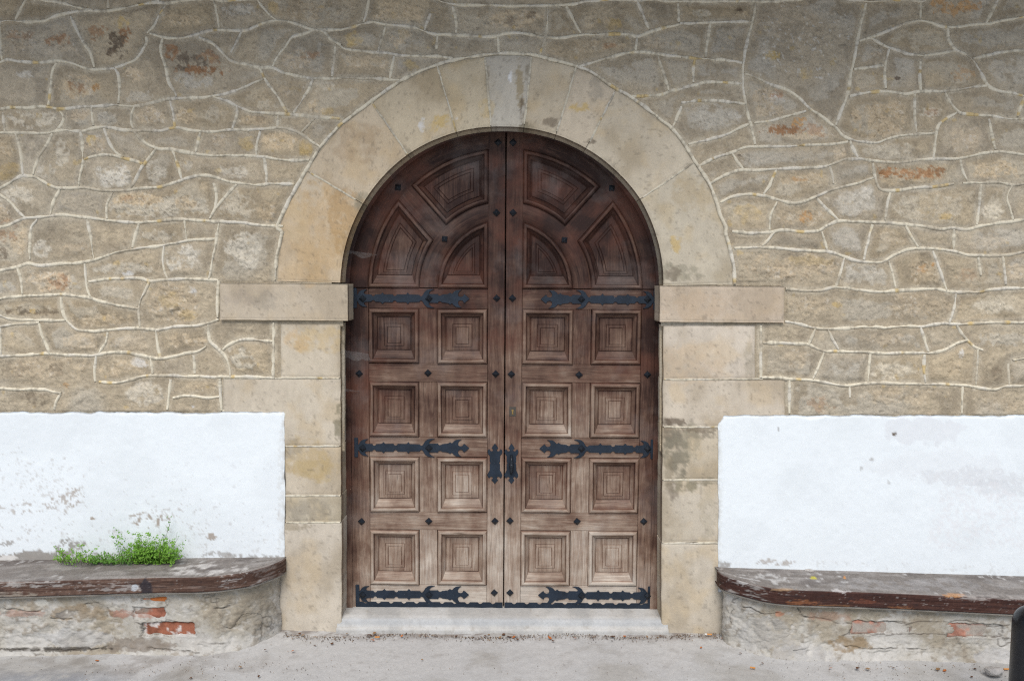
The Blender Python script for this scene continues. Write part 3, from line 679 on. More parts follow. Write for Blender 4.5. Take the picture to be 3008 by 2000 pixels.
SR = [(2740, 1370, 200, 50, (.74, .765, .79), .4, .2), (2850, 1402, 150, 28, (.66, .675, .70), .5, .30), (2960, 1430, 110, 30, (.64, .655, .68), .5, .30), (2700, 1262, 110, 40, (.68, .69, .72), .45, 0), (2628, 1274, 6, 6, DARK, .95, 0),
      (2560, 1350, 6, 5, GREY, .6, 0), (2530, 1374, 6, 6, GREY, .5, 0), (2610, 1418, 6, 6, GREY, .4, 0), (2286, 1262, 4, 12, DARK, .5, 0), (2400, 1655, 240, 10, DIRT, .2, .62), (2800, 1670, 240, 20, DIRT, .2, .66), (2125, 1660, 26, 12, GREY, .8, .3),
      (2280, 1650, 60, 10, DIRT, .6, .45), (2900, 1500, 160, 120, (.76, .76, .78), .5, .5), (2114, 1420, 8, 240, (.66, .68, .66), .4, .4)]
def panel_map(x0, x1, yt, yb, tilt, sgn):
    def f(S, T):
        px = x0 + (x1 - x0) * S
        top = yt + (fbm(px, px * 0, 40, 5, 4, .6) - .5) * 12
        side = (vnoise(np.linspace(0, 1, S.shape[0])[:, None] * 9 + S * 0, S * 0, 8) - .5) * 4
        if sgn < 0: px = px + S * side
        else: px = px + (1 - S) * side + 16 * (1 - S) ** 8 * (1 - sst(0, .06, T))
        return px, top + (yb + tilt * (px - 1504) / 1000 - top) * T
    return f
o = block('plaster_panel', panel_map(-460, 836, 1211, 1690, 0, -1), 300, 110, -.020, .02, plaster_paint(SL, 3), M_PLAS, wall, edge=5, edge_h=.006, rough=.0022, seed=50, label='white plaster panel with brown dirt above the weedy bench', chips=.5)
o = block('plaster_panel', panel_map(2111, 3468, 1221, 1740, 0, 1), 300, 116, -.020, .02, plaster_paint(SR, 4), M_PLAS, wall, edge=5, edge_h=.006, rough=.0022, seed=51, label='clean white plaster panel with a dark hole right of the door', chips=.5)

# ------------------------------------------------------------------ door: measured in the plane of the leaf
YD = .150
def dxz(px, py, Y=YD):
    p = at(px, py, Y); return float(p[0]), float(p[2])
PXM = float(at(1485., 846., YD)[0] - at(1484., 846., YD)[0])     # one picture unit at the door
XC = dxz(1484, 846)[0]; ZS = dxz(1484, 846)[1]
def q_(px): return px * PXM
def zrow(py): return dxz(1300, py)[1]
def fan_line(p, q):                                   # line side with inward normal on the left of p->q
    p, q = np.array(p, float), np.array(q, float)
    t = (q - p) / np.linalg.norm(q - p)
    return ('L', p, np.array([-t[1], t[0]]))
def inter(a, b, guess):
    if a[0] == 'L' and b[0] == 'L':
        M_ = np.array([a[2], b[2]]); return np.linalg.solve(M_, [a[2] @ a[1], b[2] @ b[1]])
    if a[0] == 'A': a, b = b, a
    p, n, R = a[1], a[2], b[1]
    t = np.array([n[1], -n[0]]); d0 = (n @ p) * n
    s = math.sqrt(max(R * R - d0 @ d0, 1e-9))
    c = [d0 + s * t, d0 - s * t]
    return min(c, key=lambda v: np.linalg.norm(v - guess))
def off_side(s, d):
    return ('L', s[1] + s[2] * d, s[2]) if s[0] == 'L' else ('A', s[1] + s[2] * d, s[2])
def ring_points(sides, corners, d, bottom_scale, n=14):
    """sides: list; corners: first guess per corner (between side i-1 and side i)"""
    ss = []
    for s in sides:
        k = bottom_scale if (s[0] == 'L' and s[2][1] > .9) else 1.0
        ss.append(off_side(s, d * k))
    m = len(ss)
    cs = [inter(ss[i - 1], ss[i], corners[i]) for i in range(m)]
    out = []
    for i in range(m):
        a, b = cs[i], cs[(i + 1) % m]
        if ss[i][0] == 'L':
            out += [a + (b - a) * j / n for j in range(n)]
        else:
            R = ss[i][1]; t0 = math.atan2(a[1], a[0]); t1 = t0 + (math.atan2(b[1], b[0]) - t0 + math.pi) % (2 * math.pi) - math.pi
            out += [R * np.array([math.cos(t0 + (t1 - t0) * j / n), math.sin(t0 + (t1 - t0) * j / n)]) for j in range(n)]
    return np.array(out), cs
PROFILE = [(0, -1, -.4, 1), (.5, 4, -.1, 1), (2.0, 9, .35, 1), (4.5, 14, .7, 1), (8.0, 16.5, .85, 1), (11.5, 14.5, .7, 1), (13.5, 8, .2, 1), (14.2, 1, -.4, 1), (15.2, -1.0, .3, 1), (19, -7.5, .55, 1.25), (24, -19, .5, 1.55), (25, -21.5, -.35, 1.55), (26.2, -20.5, .1, 1.52), (27.4, -17.5, .45, 1.48), (34, -16.8, .45, 1.3)]  # wear column: worn crests; grooves darkened as held varnish and painted recess shade
def panel(leaf, sides, corners, g1, g2, mirror, wear0, cen):
    prof = PROFILE + [(g1 - 1.8, -16.6, .45, 1.1), (g1, -18.6, .05, 1.1), (g1 + 1.6, -15.2, .55, 1.08), (g2 - 1.8, -14.8, .55, 1.06), (g2, -17.2, .1, 1.06), (g2 + 1.6, -13.8, .66, 1.05)]
    rings, wr = [], []
    gs = corners
    for (d, hgt, wv, bs) in prof:
        p, gs = ring_points(sides, gs, d * PXM, bs)
        V = np.empty((len(p), 3)); V[:, 0] = p[:, 0] * (-1 if mirror else 1) + cen[0]; V[:, 2] = p[:, 1] + cen[1]; V[:, 1] = YD - hgt * .001
        rings.append(V); wr.append(np.full(len(p), wv))
    m = len(rings[0]); VV = np.vstack(rings)
    FF = []
    for r in range(len(rings) - 1):
        for j in range(m):
            a, b = r * m + j, r * m + (j + 1) % m
            FF.append((a, b, b + m, a + m) if not mirror else (a, a + m, b + m, b))
    last = list(range((len(rings) - 1) * m, len(rings) * m))
    FF.append(last if not mirror else last[::-1])
    ru, rv = random.random() * 50, random.random() * 50
    uv = np.stack([VV[:, 2] + ru, VV[:, 0] + rv], -1)
    wv = np.concatenate(wr)
    uvl = []
    for r in range(len(rings) - 1):
        for j in range(m):
            k = j // 14; fcx = FF[r * m + j]
            a0, a1 = rings[0][k * 14], rings[0][((k + 1) * 14) % m]
            t = a1 - a0; t = t / np.linalg.norm(t); q = np.array([-t[2], 0, t[0]])
            for vi in fcx:
                if r < 12: uvl.append((VV[vi] @ t + ru + k * 3.1, VV[vi] @ q + rv + k * 1.7))
                else: uvl.append(uv[vi])
    for vi in FF[-1]: uvl.append(uv[vi])
    build('panel', VV, FF, M_WOOD, leaf, uv=uv, wear=wv * .8 + .06 + wear0, uvl=uvl)
def slab(name, leaf, poly, yf, yb, grain, wear=.5, mat=None, mirror=False, bev=.0022):
    """poly in door metres (x, z) counter-clockwise; front with a small chamfer"""
    p = np.array(poly, float)
    if mirror: p = p * [-1, 1]; p = p[::-1]
    n = len(p)
    e = np.roll(p, -1, 0) - p; e /= np.linalg.norm(e, axis=1)[:, None] + 1e-9
    nn = np.stack([-e[:, 1], e[:, 0]], -1); nv = nn + np.roll(nn, 1, 0)
    nv /= np.linalg.norm(nv, axis=1)[:, None] + 1e-9
    pin = p + nv * bev
    def lay(q, y): return np.stack([q[:, 0] + XC, np.full(n, y), q[:, 1] + ZS], -1)
    V = np.vstack([lay(pin, yf), lay(p, yf + bev), lay(p, yb)])
    FF = [list(range(n))]
    for r in range(2):
        for j in range(n):
            a, b = r * n + j, r * n + (j + 1) % n
            FF.append((a, a + n, b + n, b))
    g = np.array(grain, float) * ([-1, 1] if mirror else [1, 1]); g /= np.linalg.norm(g)
    u = V[:, 0] * g[0] + V[:, 2] * g[1] + random.random() * 50
    v = -V[:, 0] * g[1] + V[:, 2] * g[0] + random.random() * 50
    return build(name, V, FF, mat or M_WOOD, leaf, uv=np.stack([u, v], -1), wear=wear)
def arc_slab(name, leaf, R0_, R1_, a0, a1, yf, yb, wear, mirror, n=40, c=(None, None)):
    cxx = XC if c[0] is None else c[0]; czz = ZS if c[1] is None else c[1]
    a = np.linspace(a0, a1, n)
    rows = []
    prof = [(R0_, yb), (R0_, yf + .002), (R0_ + .002, yf), (R1_ - .002, yf), (R1_, yf + .002), (R1_, yb)]
    for (r, y) in prof:
        x = r * np.cos(a) * (-1 if mirror else 1)
        rows.append(np.stack([x + cxx, np.full(n, y), r * np.sin(a) + czz], -1))
    V = np.vstack(rows)
    uv = np.vstack([np.stack([a * (R0_ + R1_) / 2 + 7.3, np.full(n, r + 3 * mirror)], -1) for (r, y) in prof])
    f = gridfaces(n, len(prof))
    if mirror: f = f[:, ::-1]
    return build(name, V, f, M_WOOD, leaf, uv=uv, wear=wear)
# iron outlines ------------------------------------------------------------
HZ = [(120, 168), (130, 172), (175, 172), (185, 160), (187, 45), (205, 70), (232, 112), (278, 142), (365, 152), (330, 128), (312, 104), (308, 78), (335, 66), (436, 62), (448, 42), (470, 33), (492, 42), (504, 62), (596, 66), (612, 78), (632, 98),
      (650, 78), (664, 66), (806, 70), (820, 46), (845, 38), (868, 46), (882, 68), (1036, 66), (1052, 80), (1070, 101), (1086, 80), (1100, 66), (1268, 62), (1282, 42), (1300, 36), (1318, 45), (1334, 66), (1362, 115), (1410, 152), (1470, 164), (1530, 160),
      (1480, 140), (1444, 112), (1430, 84), (1450, 76), (1588, 78), (1602, 54), (1625, 48), (1648, 56), (1662, 68), (1760, 78), (1780, 88), (1802, 104), (1822, 86), (1842, 88), (1868, 118), (1910, 146), (2002, 154), (1966, 128), (1946, 96), (1940, 66),
      (1952, 40), (1986, 28), (2020, 38), (2036, 60), (2044, 78), (2090, 44), (2138, 0)]
PLT = [(0, 1195), (-60, 1120), (-98, 1048), (-64, 1030), (-50, 1000), (-62, 975), (-95, 962), (-130, 975), (-152, 1000), (-165, 1030), (-205, 1000), (-218, 940), (-196, 880), (-150, 830), (-150, 655), (-132, 640), (-128, 610), (-148, 585),
       (-150, 400), (-190, 330), (-220, 260), (-200, 200), (-160, 165), (-140, 195), (-105, 212), (-66, 196), (-56, 160), (-80, 130), (-96, 110), (0, 0)]
def iron_plate(name, leaf, poly, yf, yb, mat, mirror=False, label=None):
    return slab(name, leaf, poly, yf, yb, (1, 0), mat=mat, mirror=mirror, bev=.0012)
def stud_mesh(size, depth):
    bm = bmesh.new()
    v = [bm.verts.new((size * math.cos(a), 0, size * math.sin(a))) for a in (0, math.pi / 2, math.pi, 3 * math.pi / 2)]
    v2 = [bm.verts.new((p.co.x * .9, -depth * .3, p.co.z * .9)) for p in v]
    t = [bm.verts.new((p.co.x * .12, -depth, p.co.z * .12)) for p in v]
    for i in range(4):
        j = (i + 1) % 4
        bm.faces.new((v[i], v[j], v2[j], v2[i])); bm.faces.new((v2[i], v2[j], t[j], t[i]))
    bm.faces.new(t); bm.faces.new(v[::-1])
    bmesh.ops.recalc_face_normals(bm, faces=bm.faces)
    me = bpy.data.meshes.new('stud'); bm.to_mesh(me); bm.free(); me.materials.append(M_IRON2)
    return me
STUD = stud_mesh(q_(11.5), .020)
def add_stud(leaf, px, py, square=False, y=YD, parent=None):
    x, z = dxz(px, py)
    par = parent or leaf
    o = link('stud', STUD, None, par)
    o.location = Vector((x, y, z)) - Vector(ORG[par])
    o.rotation_euler = (0, RAD(45 + random.uniform(-8, 8)) if square else RAD(random.uniform(-5, 5)), 0)
    return o
def XQ(px): return (px - 1484) * PXM
S4 = lambda x0, z0, x1, z1: [(x0, z0), (x1, z0), (x1, z1), (x0, z1)]
ROWS = [(907, 1068), (1122, 1283), (1342, 1503), (1556, 1717)]
zr = lambda py: zrow(py) - ZS
def make_leaf(mirror, label):
    base_z = zrow(1786)
    x_base = XC + (XQ(1260) * (-1 if mirror else 1))
    leaf = thing('door_leaf', (x_base, YD, base_z), label, 'door', 'pair of carved door leaves')
    bot = zr(1784)
    # stiles, rails and muntins, each a board of its own
    xs = -q_(2.0)
    xo = XQ(1020)
    top_m = math.sqrt(q_(466) ** 2 - q_(48) ** 2)
    slab('meeting_stile', leaf, [(XQ(1433.5), bot), (xs, bot), (xs, q_(470)), (XQ(1433.5), q_(466))], YD, YD + .04, (0, 1), .50, mirror=mirror)
    slab('hinge_stile', leaf, S4(xo, bot, XQ(1081.5), zr(848)), YD, YD + .04, (0, 1), .40, mirror=mirror)
    xa, xb, xm0, xm1 = XQ(1082), XQ(1433), XQ(1230), XQ(1284)
    ys = [(847.5, 906.5), (1068.5, 1121.5), (1283.5, 1341.5), (1503.5, 1555.5), (1717.5, 1784)]
    for k, (a, b) in enumerate(ys):
        slab('rail', leaf, S4(xa, zr(b), xb, zr(a)), YD, YD + .04, (1, 0), random.uniform(.42, .72), mirror=mirror)
    for (a, b) in ROWS:
        slab('muntin', leaf, S4(xm0 + .001, zr(b), xm1 - .001, zr(a)), YD + .001, YD + .04, (0, 1), random.uniform(.5, .7), mirror=mirror)
    arc_slab('arched_rail', leaf, q_(403), q_(474), math.pi / 2 + math.asin(40 / 403), math.pi, YD + .0015, YD + .04, .42, mirror)
    arc_slab('arched_muntin', leaf, q_(198), q_(252), math.pi / 2 + math.asin(36 / 252), math.pi, YD + .0015, YD + .04, .5, mirror)
    L_ = lambda px, py: ((px - 1484) * PXM, (846 - py) * PXM)
    a1, a2 = np.array(L_(1207, 548)), np.array(L_(1308, 661)); b1, b2 = np.array(L_(1170, 589)), np.array(L_(1270, 704))
    ext = (a2 - a1) / np.linalg.norm(a2 - a1) * .03
    slab('diagonal_muntin', leaf, [b1 - ext, b2 + ext, a2 + ext, a1 - ext], YD + .0028, YD + .04, a2 - a1, .48, mirror=mirror)
    # unseen board added behind the panels so no light leaks through
    aa = np.linspace(math.pi / 2, math.pi, 24)
    pts = [(.012 if not mirror else 0, bot + .01)] + [(.012 if not mirror else 0, q_(468))] + [(q_(468) * math.cos(t), q_(468) * math.sin(t)) for t in aa[1:]] + [(-q_(468), bot + .01)]
    slab('light_stop_board', leaf, pts[::-1], YD + .028, YD + .05, (0, 1), .2, mirror=mirror)
    # panels
    for r, (ya, yb_) in enumerate(ROWS):
        for (x0, x1) in ((XQ(1081.5), XQ(1230.5)), (XQ(1283.5), XQ(1433.5))):
            z0, z1 = zr(yb_ + .5), zr(ya - .5)
            jg = lambda: random.uniform(-1.2, 1.2) * PXM
            cr = [np.array((c[0] + jg(), c[1] + jg())) for c in ((x0, z0), (x1, z0), (x1, z1), (x0, z1))]
            sd_ = [fan_line(cr[i], cr[(i + 1) % 4]) for i in range(4)]
            panel(leaf, sd_, cr, 46, 55.5, mirror, random.uniform(-.16, .18), (XC, ZS))
    XS = XQ(1434); ZB = zr(847.5)
    R1, R2, R3 = q_(403.5), q_(251.5), q_(198.5)
    A = lambda R, s: ('A', R, s)
    # top fan panel
    c4 = [np.array(L_(1207, 548)), np.array(L_(1308, 661)), np.array((XS, math.sqrt(R2 ** 2 - XS ** 2))), np.array((XS, math.sqrt(R1 ** 2 - XS ** 2)))]
    panel(leaf, [fan_line(c4[0], c4[1]), A(R2, 1), fan_line(c4[2], c4[3]), A(R1, -1)], c4, 44, 53, mirror, random.uniform(-.1, .05), (XC, ZS))
    c4 = [np.array((-math.sqrt(R1 ** 2 - ZB ** 2), ZB)), np.array((-math.sqrt(R2 ** 2 - ZB ** 2), ZB)), np.array(L_(1270, 704)), np.array(L_(1170, 589))]
    panel(leaf, [fan_line(c4[0], c4[1]), A(R2, 1), fan_line(c4[2], c4[3]), A(R1, -1)], c4, 42, 50, mirror, random.uniform(-.1, .05), (XC, ZS))
    c3 = [np.array((-math.sqrt(R3 ** 2 - ZB ** 2), ZB)), np.array((XS, ZB)), np.array((XS, math.sqrt(R3 ** 2 - XS ** 2)))]
    panel(leaf, [fan_line(c3[0], c3[1]), fan_line(c3[1], c3[2]), A(R3, -1)], c3, 40, 47, mirror, random.uniform(-.1, .05), (XC, ZS))
    mx = lambda px: 2968 - px if mirror else px
    # strap hinges
    for (x0, yc) in ((1037, 877), (1037, 1315), (1037, 1745)):
        up_ = [(XQ(x0) + q_((x - 120) / 5.895), zr(yc) + q_(hh / 5.895)) for x, hh in HZ]
        dn_ = [(x, 2 * zr(yc) - z) for x, z in up_[:-1]]
        hg = iron_plate('strap_hinge', leaf, (dn_ + up_[::-1]), YD - .0065, YD - .0003, M_IRON, mirror)
        for dx in (170, 1310):
            add_stud(leaf, mx(x0 + dx / 5.895 + (1 if dx > 200 else 0)), yc + (2 if mirror else 0), y=YD - .0065, parent=hg)
    # kick plate with scalloped top
    kp = []
    x = XQ(1037); xe = -q_(3)
    zt, zb = zr(1767), zr(1785.5)
    while x < xe - q_(40):
        kp += [(x, zt), (x + q_(22), zt), (x + q_(25), zt - q_(3)), (x + q_(28), zt - q_(5)), (x + q_(32), zt - q_(5)), (x + q_(35), zt - q_(3)), (x + q_(38), zt)]
        x += q_(38.5)
    kp += [(xe, zt)]
    iron_plate('kick_plate', leaf, [(XQ(1037), zb), (xe, zb)] + kp[::-1], YD - .004, YD - .0002, M_IRON, mirror)
    # lock plate
    pc = XQ(1462.5 if mirror else 1456)
    half = [(x / 9.8, y / 9.8) for x, y in PLT]
    zt = zr(1301)
    k_ = .93 if mirror else 1.0
    lp = [(pc + q_(x * k_), zt - q_(122 - y)) for x, y in half]
    rp = [(pc - q_(x * k_), zt - q_(122 - y)) for x, y in half[1:-1]]
    pl = iron_plate('lock_plate', leaf, (lp + rp[::-1]), YD - .004, YD - .0002, M_IRON, mirror)
    if mirror:
        s_ = np.linspace(0, 1, 30)
        prof = .0075 + .004 * np.sin(s_ * math.pi) ** 2 + .003 * (np.abs(s_ - .5) < .07) + .0015 * np.sin(s_ * 70)
        VV = []
        for s, r in zip(s_, prof):
            off = YD - .006 - .030 * min(1, 6 * s, 6 * (1 - s)) ** .7
            for k in range(10):
                a = 2 * math.pi * k / 10
                VV.append((XC - pc + r * math.cos(a), off + r * math.sin(a), ZS + zt - q_(34) - q_(58) * s))
        i = np.arange(300).reshape(30, 10); j = np.roll(i, -1, 1)
        f = np.stack([i[:-1], j[:-1], j[1:], i[1:]], -1).reshape(-1, 4)
        build('pull_handle', VV, f, M_IRON2, leaf, smooth=True)
        x0, z0 = XQ(2968 - 1508), zr(1207)
        b = q_(10)
        lk = slab('key_plate', leaf, S4(x0 - b, z0 - q_(14), x0 + b, z0 + q_(14)), YD - .003, YD, (0, 1), mat=mat_plain('tarnished_lock', (.10, .085, .07), (.06, .055, .05), 60, .5), mirror=mirror, bev=.001)
        kh = [(x0 + q_(3.4) * math.cos(t), z0 + q_(3) + q_(3.4) * math.sin(t)) for t in np.linspace(-1.0, math.pi + 1.0, 14)] + [(x0 - q_(2.6), z0 - q_(9)), (x0 + q_(2.6), z0 - q_(9))]
        slab('keyhole', lk, kh, YD - .0040, YD - .0028, (0, 1), mat=mat_plain('brass_keyhole', (.30, .20, .07), (.14, .09, .03), 90, .4), mirror=mirror, bev=.0005)
    return leaf
LEAF_L = make_leaf(False, 'left carved wooden door leaf with a plain iron lock plate and no keyhole')
LEAF_R = make_leaf(True, 'right carved wooden door leaf with the pull handle and small keyhole')
for leaf, L in ((LEAF_L, [(1463, 419, 0), (1169, 551, 1), (1458.5, 625, 0), (1306, 702, 1), (1459, 876, 0), (1055, 1097, 0), (1257, 1095.5, 0), (1456, 1098, 0), (1062, 1531, 0), (1259.5, 1530, 0), (1454, 1530, 0), (1452, 1740, 0)]),
                (LEAF_R, [(1507, 419, 0), (1797, 553, 1), (1507, 625, 0), (1658, 705, 1), (1505, 876, 0), (1502, 1099, 0), (1701, 1101, 0), (1902, 1100, 0), (1498, 1529, 0), (1695, 1531, 0), (1891, 1531, 0), (1498, 1740, 0)])):
    for x, y, sq in L: add_stud(leaf, x, y, sq)
# wooden frame round the leaves
fr = thing('door_frame', (dxz(1478, 1786)[0], YD, dxz(1478, 1786)[1]), 'dark wooden arched frame around the two door leaves', 'door frame')
fcx = dxz(1477.5, 846)[0]
arc_slab('frame_arch', fr, q_(449), q_(505), 0, math.pi, YD - .012, YD + .06, .25, False, 80, (fcx, ZS))
for s in (-1, 1):
    x0, x1 = fcx - XC + s * q_(449), fcx - XC + s * q_(505)
    slab('frame_post', fr, S4(min(x0, x1), zr(1786), max(x0, x1), 0), YD - .012, YD + .06, (0, 1), .3)
# boards added behind the leaves keep outside light from leaking in
M_WEB = NT('cobweb_dust')
tr_ = M_WEB.n('ShaderNodeBsdfTransparent'); mxw = M_WEB.n('ShaderNodeMixShader')
M_WEB.done((.22, .21, .205), .9, .1)
nw = M_WEB.noise(M_WEB.n('ShaderNodeNewGeometry').outputs['Position'], 60, 4)
M_WEB.l(M_WEB.math('MULTIPLY', nw, .42), mxw.inputs[0]); M_WEB.l(tr_.outputs[0], mxw.inputs[1]); M_WEB.l(M_WEB.b.outputs[0], mxw.inputs[2])
M_WEB.l(mxw.outputs[0], M_WEB.t.nodes['Material Output'].inputs[0])
for (x0, x1, yt_, pts_, lab) in ((1008, 1092, 1028, [1052, 1050, 1058, 1061, 1054, 1060, 1058], 'dusty grey cobweb beside the upper square panels of the left door leaf'),
                                 (1020, 1108, 735, [748, 744, 752, 760, 757, 752, 748], 'dusty grey cobweb across the arched part of the left door leaf'),
                                 (1004, 1058, 1138, [1152, 1150, 1151, 1149], 'small low cobweb below the wide one on the left door leaf')):
    n_ = len(pts_); top_, bot_ = [], []
    for k in range(n_):
        f_ = k / (n_ - 1); yy_ = .05 + (YD - .016 - .05) * f_ ** .6
        top_.append(at(x0 + (x1 - x0) * f_, yt_ + 12. * f_, yy_ + .02)); bot_.append(at(x0 + (x1 - x0) * f_, float(pts_[k]), yy_))
    o = build('cobweb', np.array(top_ + bot_), gridfaces(n_, 2), M_WEB.m)
    tag(o, lab, 'cobweb', 'cobwebs on the left door leaf')
# ------------------------------------------------------------------ threshold step
st = thing('stone_step', (dxz(1475, 1856, 0)[0], 0, 0), 'worn pale concrete step under the double door', 'step')
xl, xr = at(986., 1840., -.05)[0], at(1966., 1840., -.05)[0]
ztop = dxz(1478, 1785.5, YD - .01)[1]
pr = [(.30, ztop), (.10, ztop), (.035, ztop - .002), (.018, ztop - .006), (-.004, ztop - .014), (-.012, ztop - .036), (-.016, ztop - .050), (-.032, ztop - .056), (-.037, ztop - .064), (-.040, ztop - .15)]
pp = []
for (a, b) in zip(pr[:-1], pr[1:]):
    k = max(1, int(np.hypot(a[0] - b[0], a[1] - b[1]) / .008))
    pp += [(a[0] + (b[0] - a[0]) * j / k, a[1] + (b[1] - a[1]) * j / k) for j in range(k)]
pp.append(pr[-1]); pp = np.array(pp)
xs_ = np.linspace(xl, xr, 260)
XX, TT = np.meshgrid(xs_, np.arange(len(pp)))
yy = pp[TT, 0]; zz = pp[TT, 1]
nz = (fbm(XX * 500, zz * 500 + yy * 500, 30, 3, 4) - .5)
V = np.stack([XX, yy - nz * .006, zz + nz * .005], -1).reshape(-1, 3)
px, py = project(V); n1 = fbm(px, py, 60, 5, 5); n2 = fbm(px, py, 12, 7, 4)
c = np.empty((len(V), 3)); c[:] = (.50, .49, .465)
c = mixc(c, (.42, .415, .40), sst(.45, .7, n1)); c = mixc(c, (.54, .54, .53), sst(.52, .35, n1) * .6); c = mixc(c, (.3, .27, .23), sst(.66, .8, n2) * .4)
c = mixc(c, (.42, .44, .46), sst(1812, 1818, py) * sst(1842, 1834, py) * .55)
build('step_slab', V, gridfaces(260, len(pp)), M_CONC, st, col=c, smooth=True)

# ------------------------------------------------------------------ ground
def grade(a, b, d, far):
    core = np.arange(a, b + 1e-6, d); e = []; s = d; v = b
    while v < far:
        s *= 1.35; v += s; e.append(v)
    return np.concatenate([[2 * (a) - (a - (b - q)) for q in []], [a - (q - b) for q in e[::-1]], core, e])
gxs = grade(-3.2, 3.2, .011, 400)
gys = grade(-1.3, .1, .011, 400)
GX, GY = np.meshgrid(gxs, gys)
bench_l_y = -.235
fx_ = sst(-1.28, -1.75, GX) + sst(1.30, 1.75, GX)
flare = .045 * np.exp(-np.maximum(0, -.20 - GY) / .07) * fx_ * (GY > -.6)
near = (np.abs(GX) < 4) & (GY > -2.2)
n1 = fbm(GX * 500, GY * 500, 160, 14, 5); n2 = fbm(GX * 500, GY * 500, 18, 15, 4)
GZ = np.where(near, (n1 - .5) * .022 + (n2 - .5) * .004, 0) + flare * (.6 + .8 * n1)
GZ = np.where(GY > .2, -.02, GZ)
V = np.stack([GX, GY, GZ], -1).reshape(-1, 3)
n1, n2 = n1.ravel(), n2.ravel(); n3 = fbm(V[:, 0] * 500, V[:, 1] * 500, 45, 24, 5, .6)
c = np.empty((len(V), 3)); c[:] = (.47, .468, .462)
c = mixc(c, (.40, .39, .37), sst(.48, .7, n1)); c = mixc(c, (.49, .485, .475), sst(.52, .34, n1) * .7)
c = mixc(c, (.19, .165, .135), sst(.60, .74, n3) * .20)
foot = sst(-.16, -.02, V[:, 1]) * sst(.40, .62, fbm(V[:, 0] * 500, V[:, 1] * 500, 26, 25, 5, .65)) * (np.abs(V[:, 0]) < 1.5)
c = mixc(c, (.13, .09, .065), foot * .6)
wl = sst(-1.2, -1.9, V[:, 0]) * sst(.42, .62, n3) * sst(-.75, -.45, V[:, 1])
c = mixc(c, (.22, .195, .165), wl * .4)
bl = np.exp(-((V[:, 0] + 2.45) / .45) ** 2 - ((V[:, 1] + .62) / .10) ** 2)
c = mixc(c, (.20, .22, .26), bl * sst(.35, .6, n3) * .6)
ground = build('ground', V, gridfaces(len(gxs), len(gys)), M_CONC, None, col=c, smooth=True)
tag(ground, 'pale grey worn concrete pavement in front of the doorway', 'pavement', kind='structure')
# ------------------------------------------------------------------ benches
CRK = {-1: ((0, 1333), '0,1065 150,1075 260,1085 300,1070|1160,1035 1135,1070 1120,1110 1150,1140 1230,1160 1300,1165|350,1135 500,1135|0,1345 200,1350 330,1350 470,1350 620,1350 690,1345 750,1325|1020,1330 1100,1345 1250,1350 1380,1365|1250,1255 1250,1340|1380,1290 1450,1305 1560,1310|740,1060 730,1130|580,1050 600,1035 680,1030|1425,1015 1428,1065|1480,1070 1560,1060 1640,1030|930,1160 980,1180 990,1215'),
       1: ((2008, 1333), '420,1050 470,1060 520,1090 580,1105 650,1095|790,1070 830,1120 900,1135 980,1140 1060,1165 1170,1165|1170,1165 1160,1200 1130,1235 1100,1255|1250,1130 1300,1155 1400,1155 1540,1170 1640,1155 1830,1155 1930,1145 2000,1160 2080,1190 2150,1195 2250,1175|1200,1240 1400,1245 1600,1240 1820,1245 2100,1258 2240,1265|1040,1290 1100,1330 1170,1325 1260,1345|760,1360 850,1335 900,1340|1260,1345 1400,1335 1600,1345 1700,1350|1570,1190 1550,1225')}
CRACKS = {k: [[(o_[0] + float(q.split(',')[0]) / SC, o_[1] + float(q.split(',')[1]) / SC) for q in r.split()] for r in t_.split('|')] for k, (o_, t_) in CRK.items()}
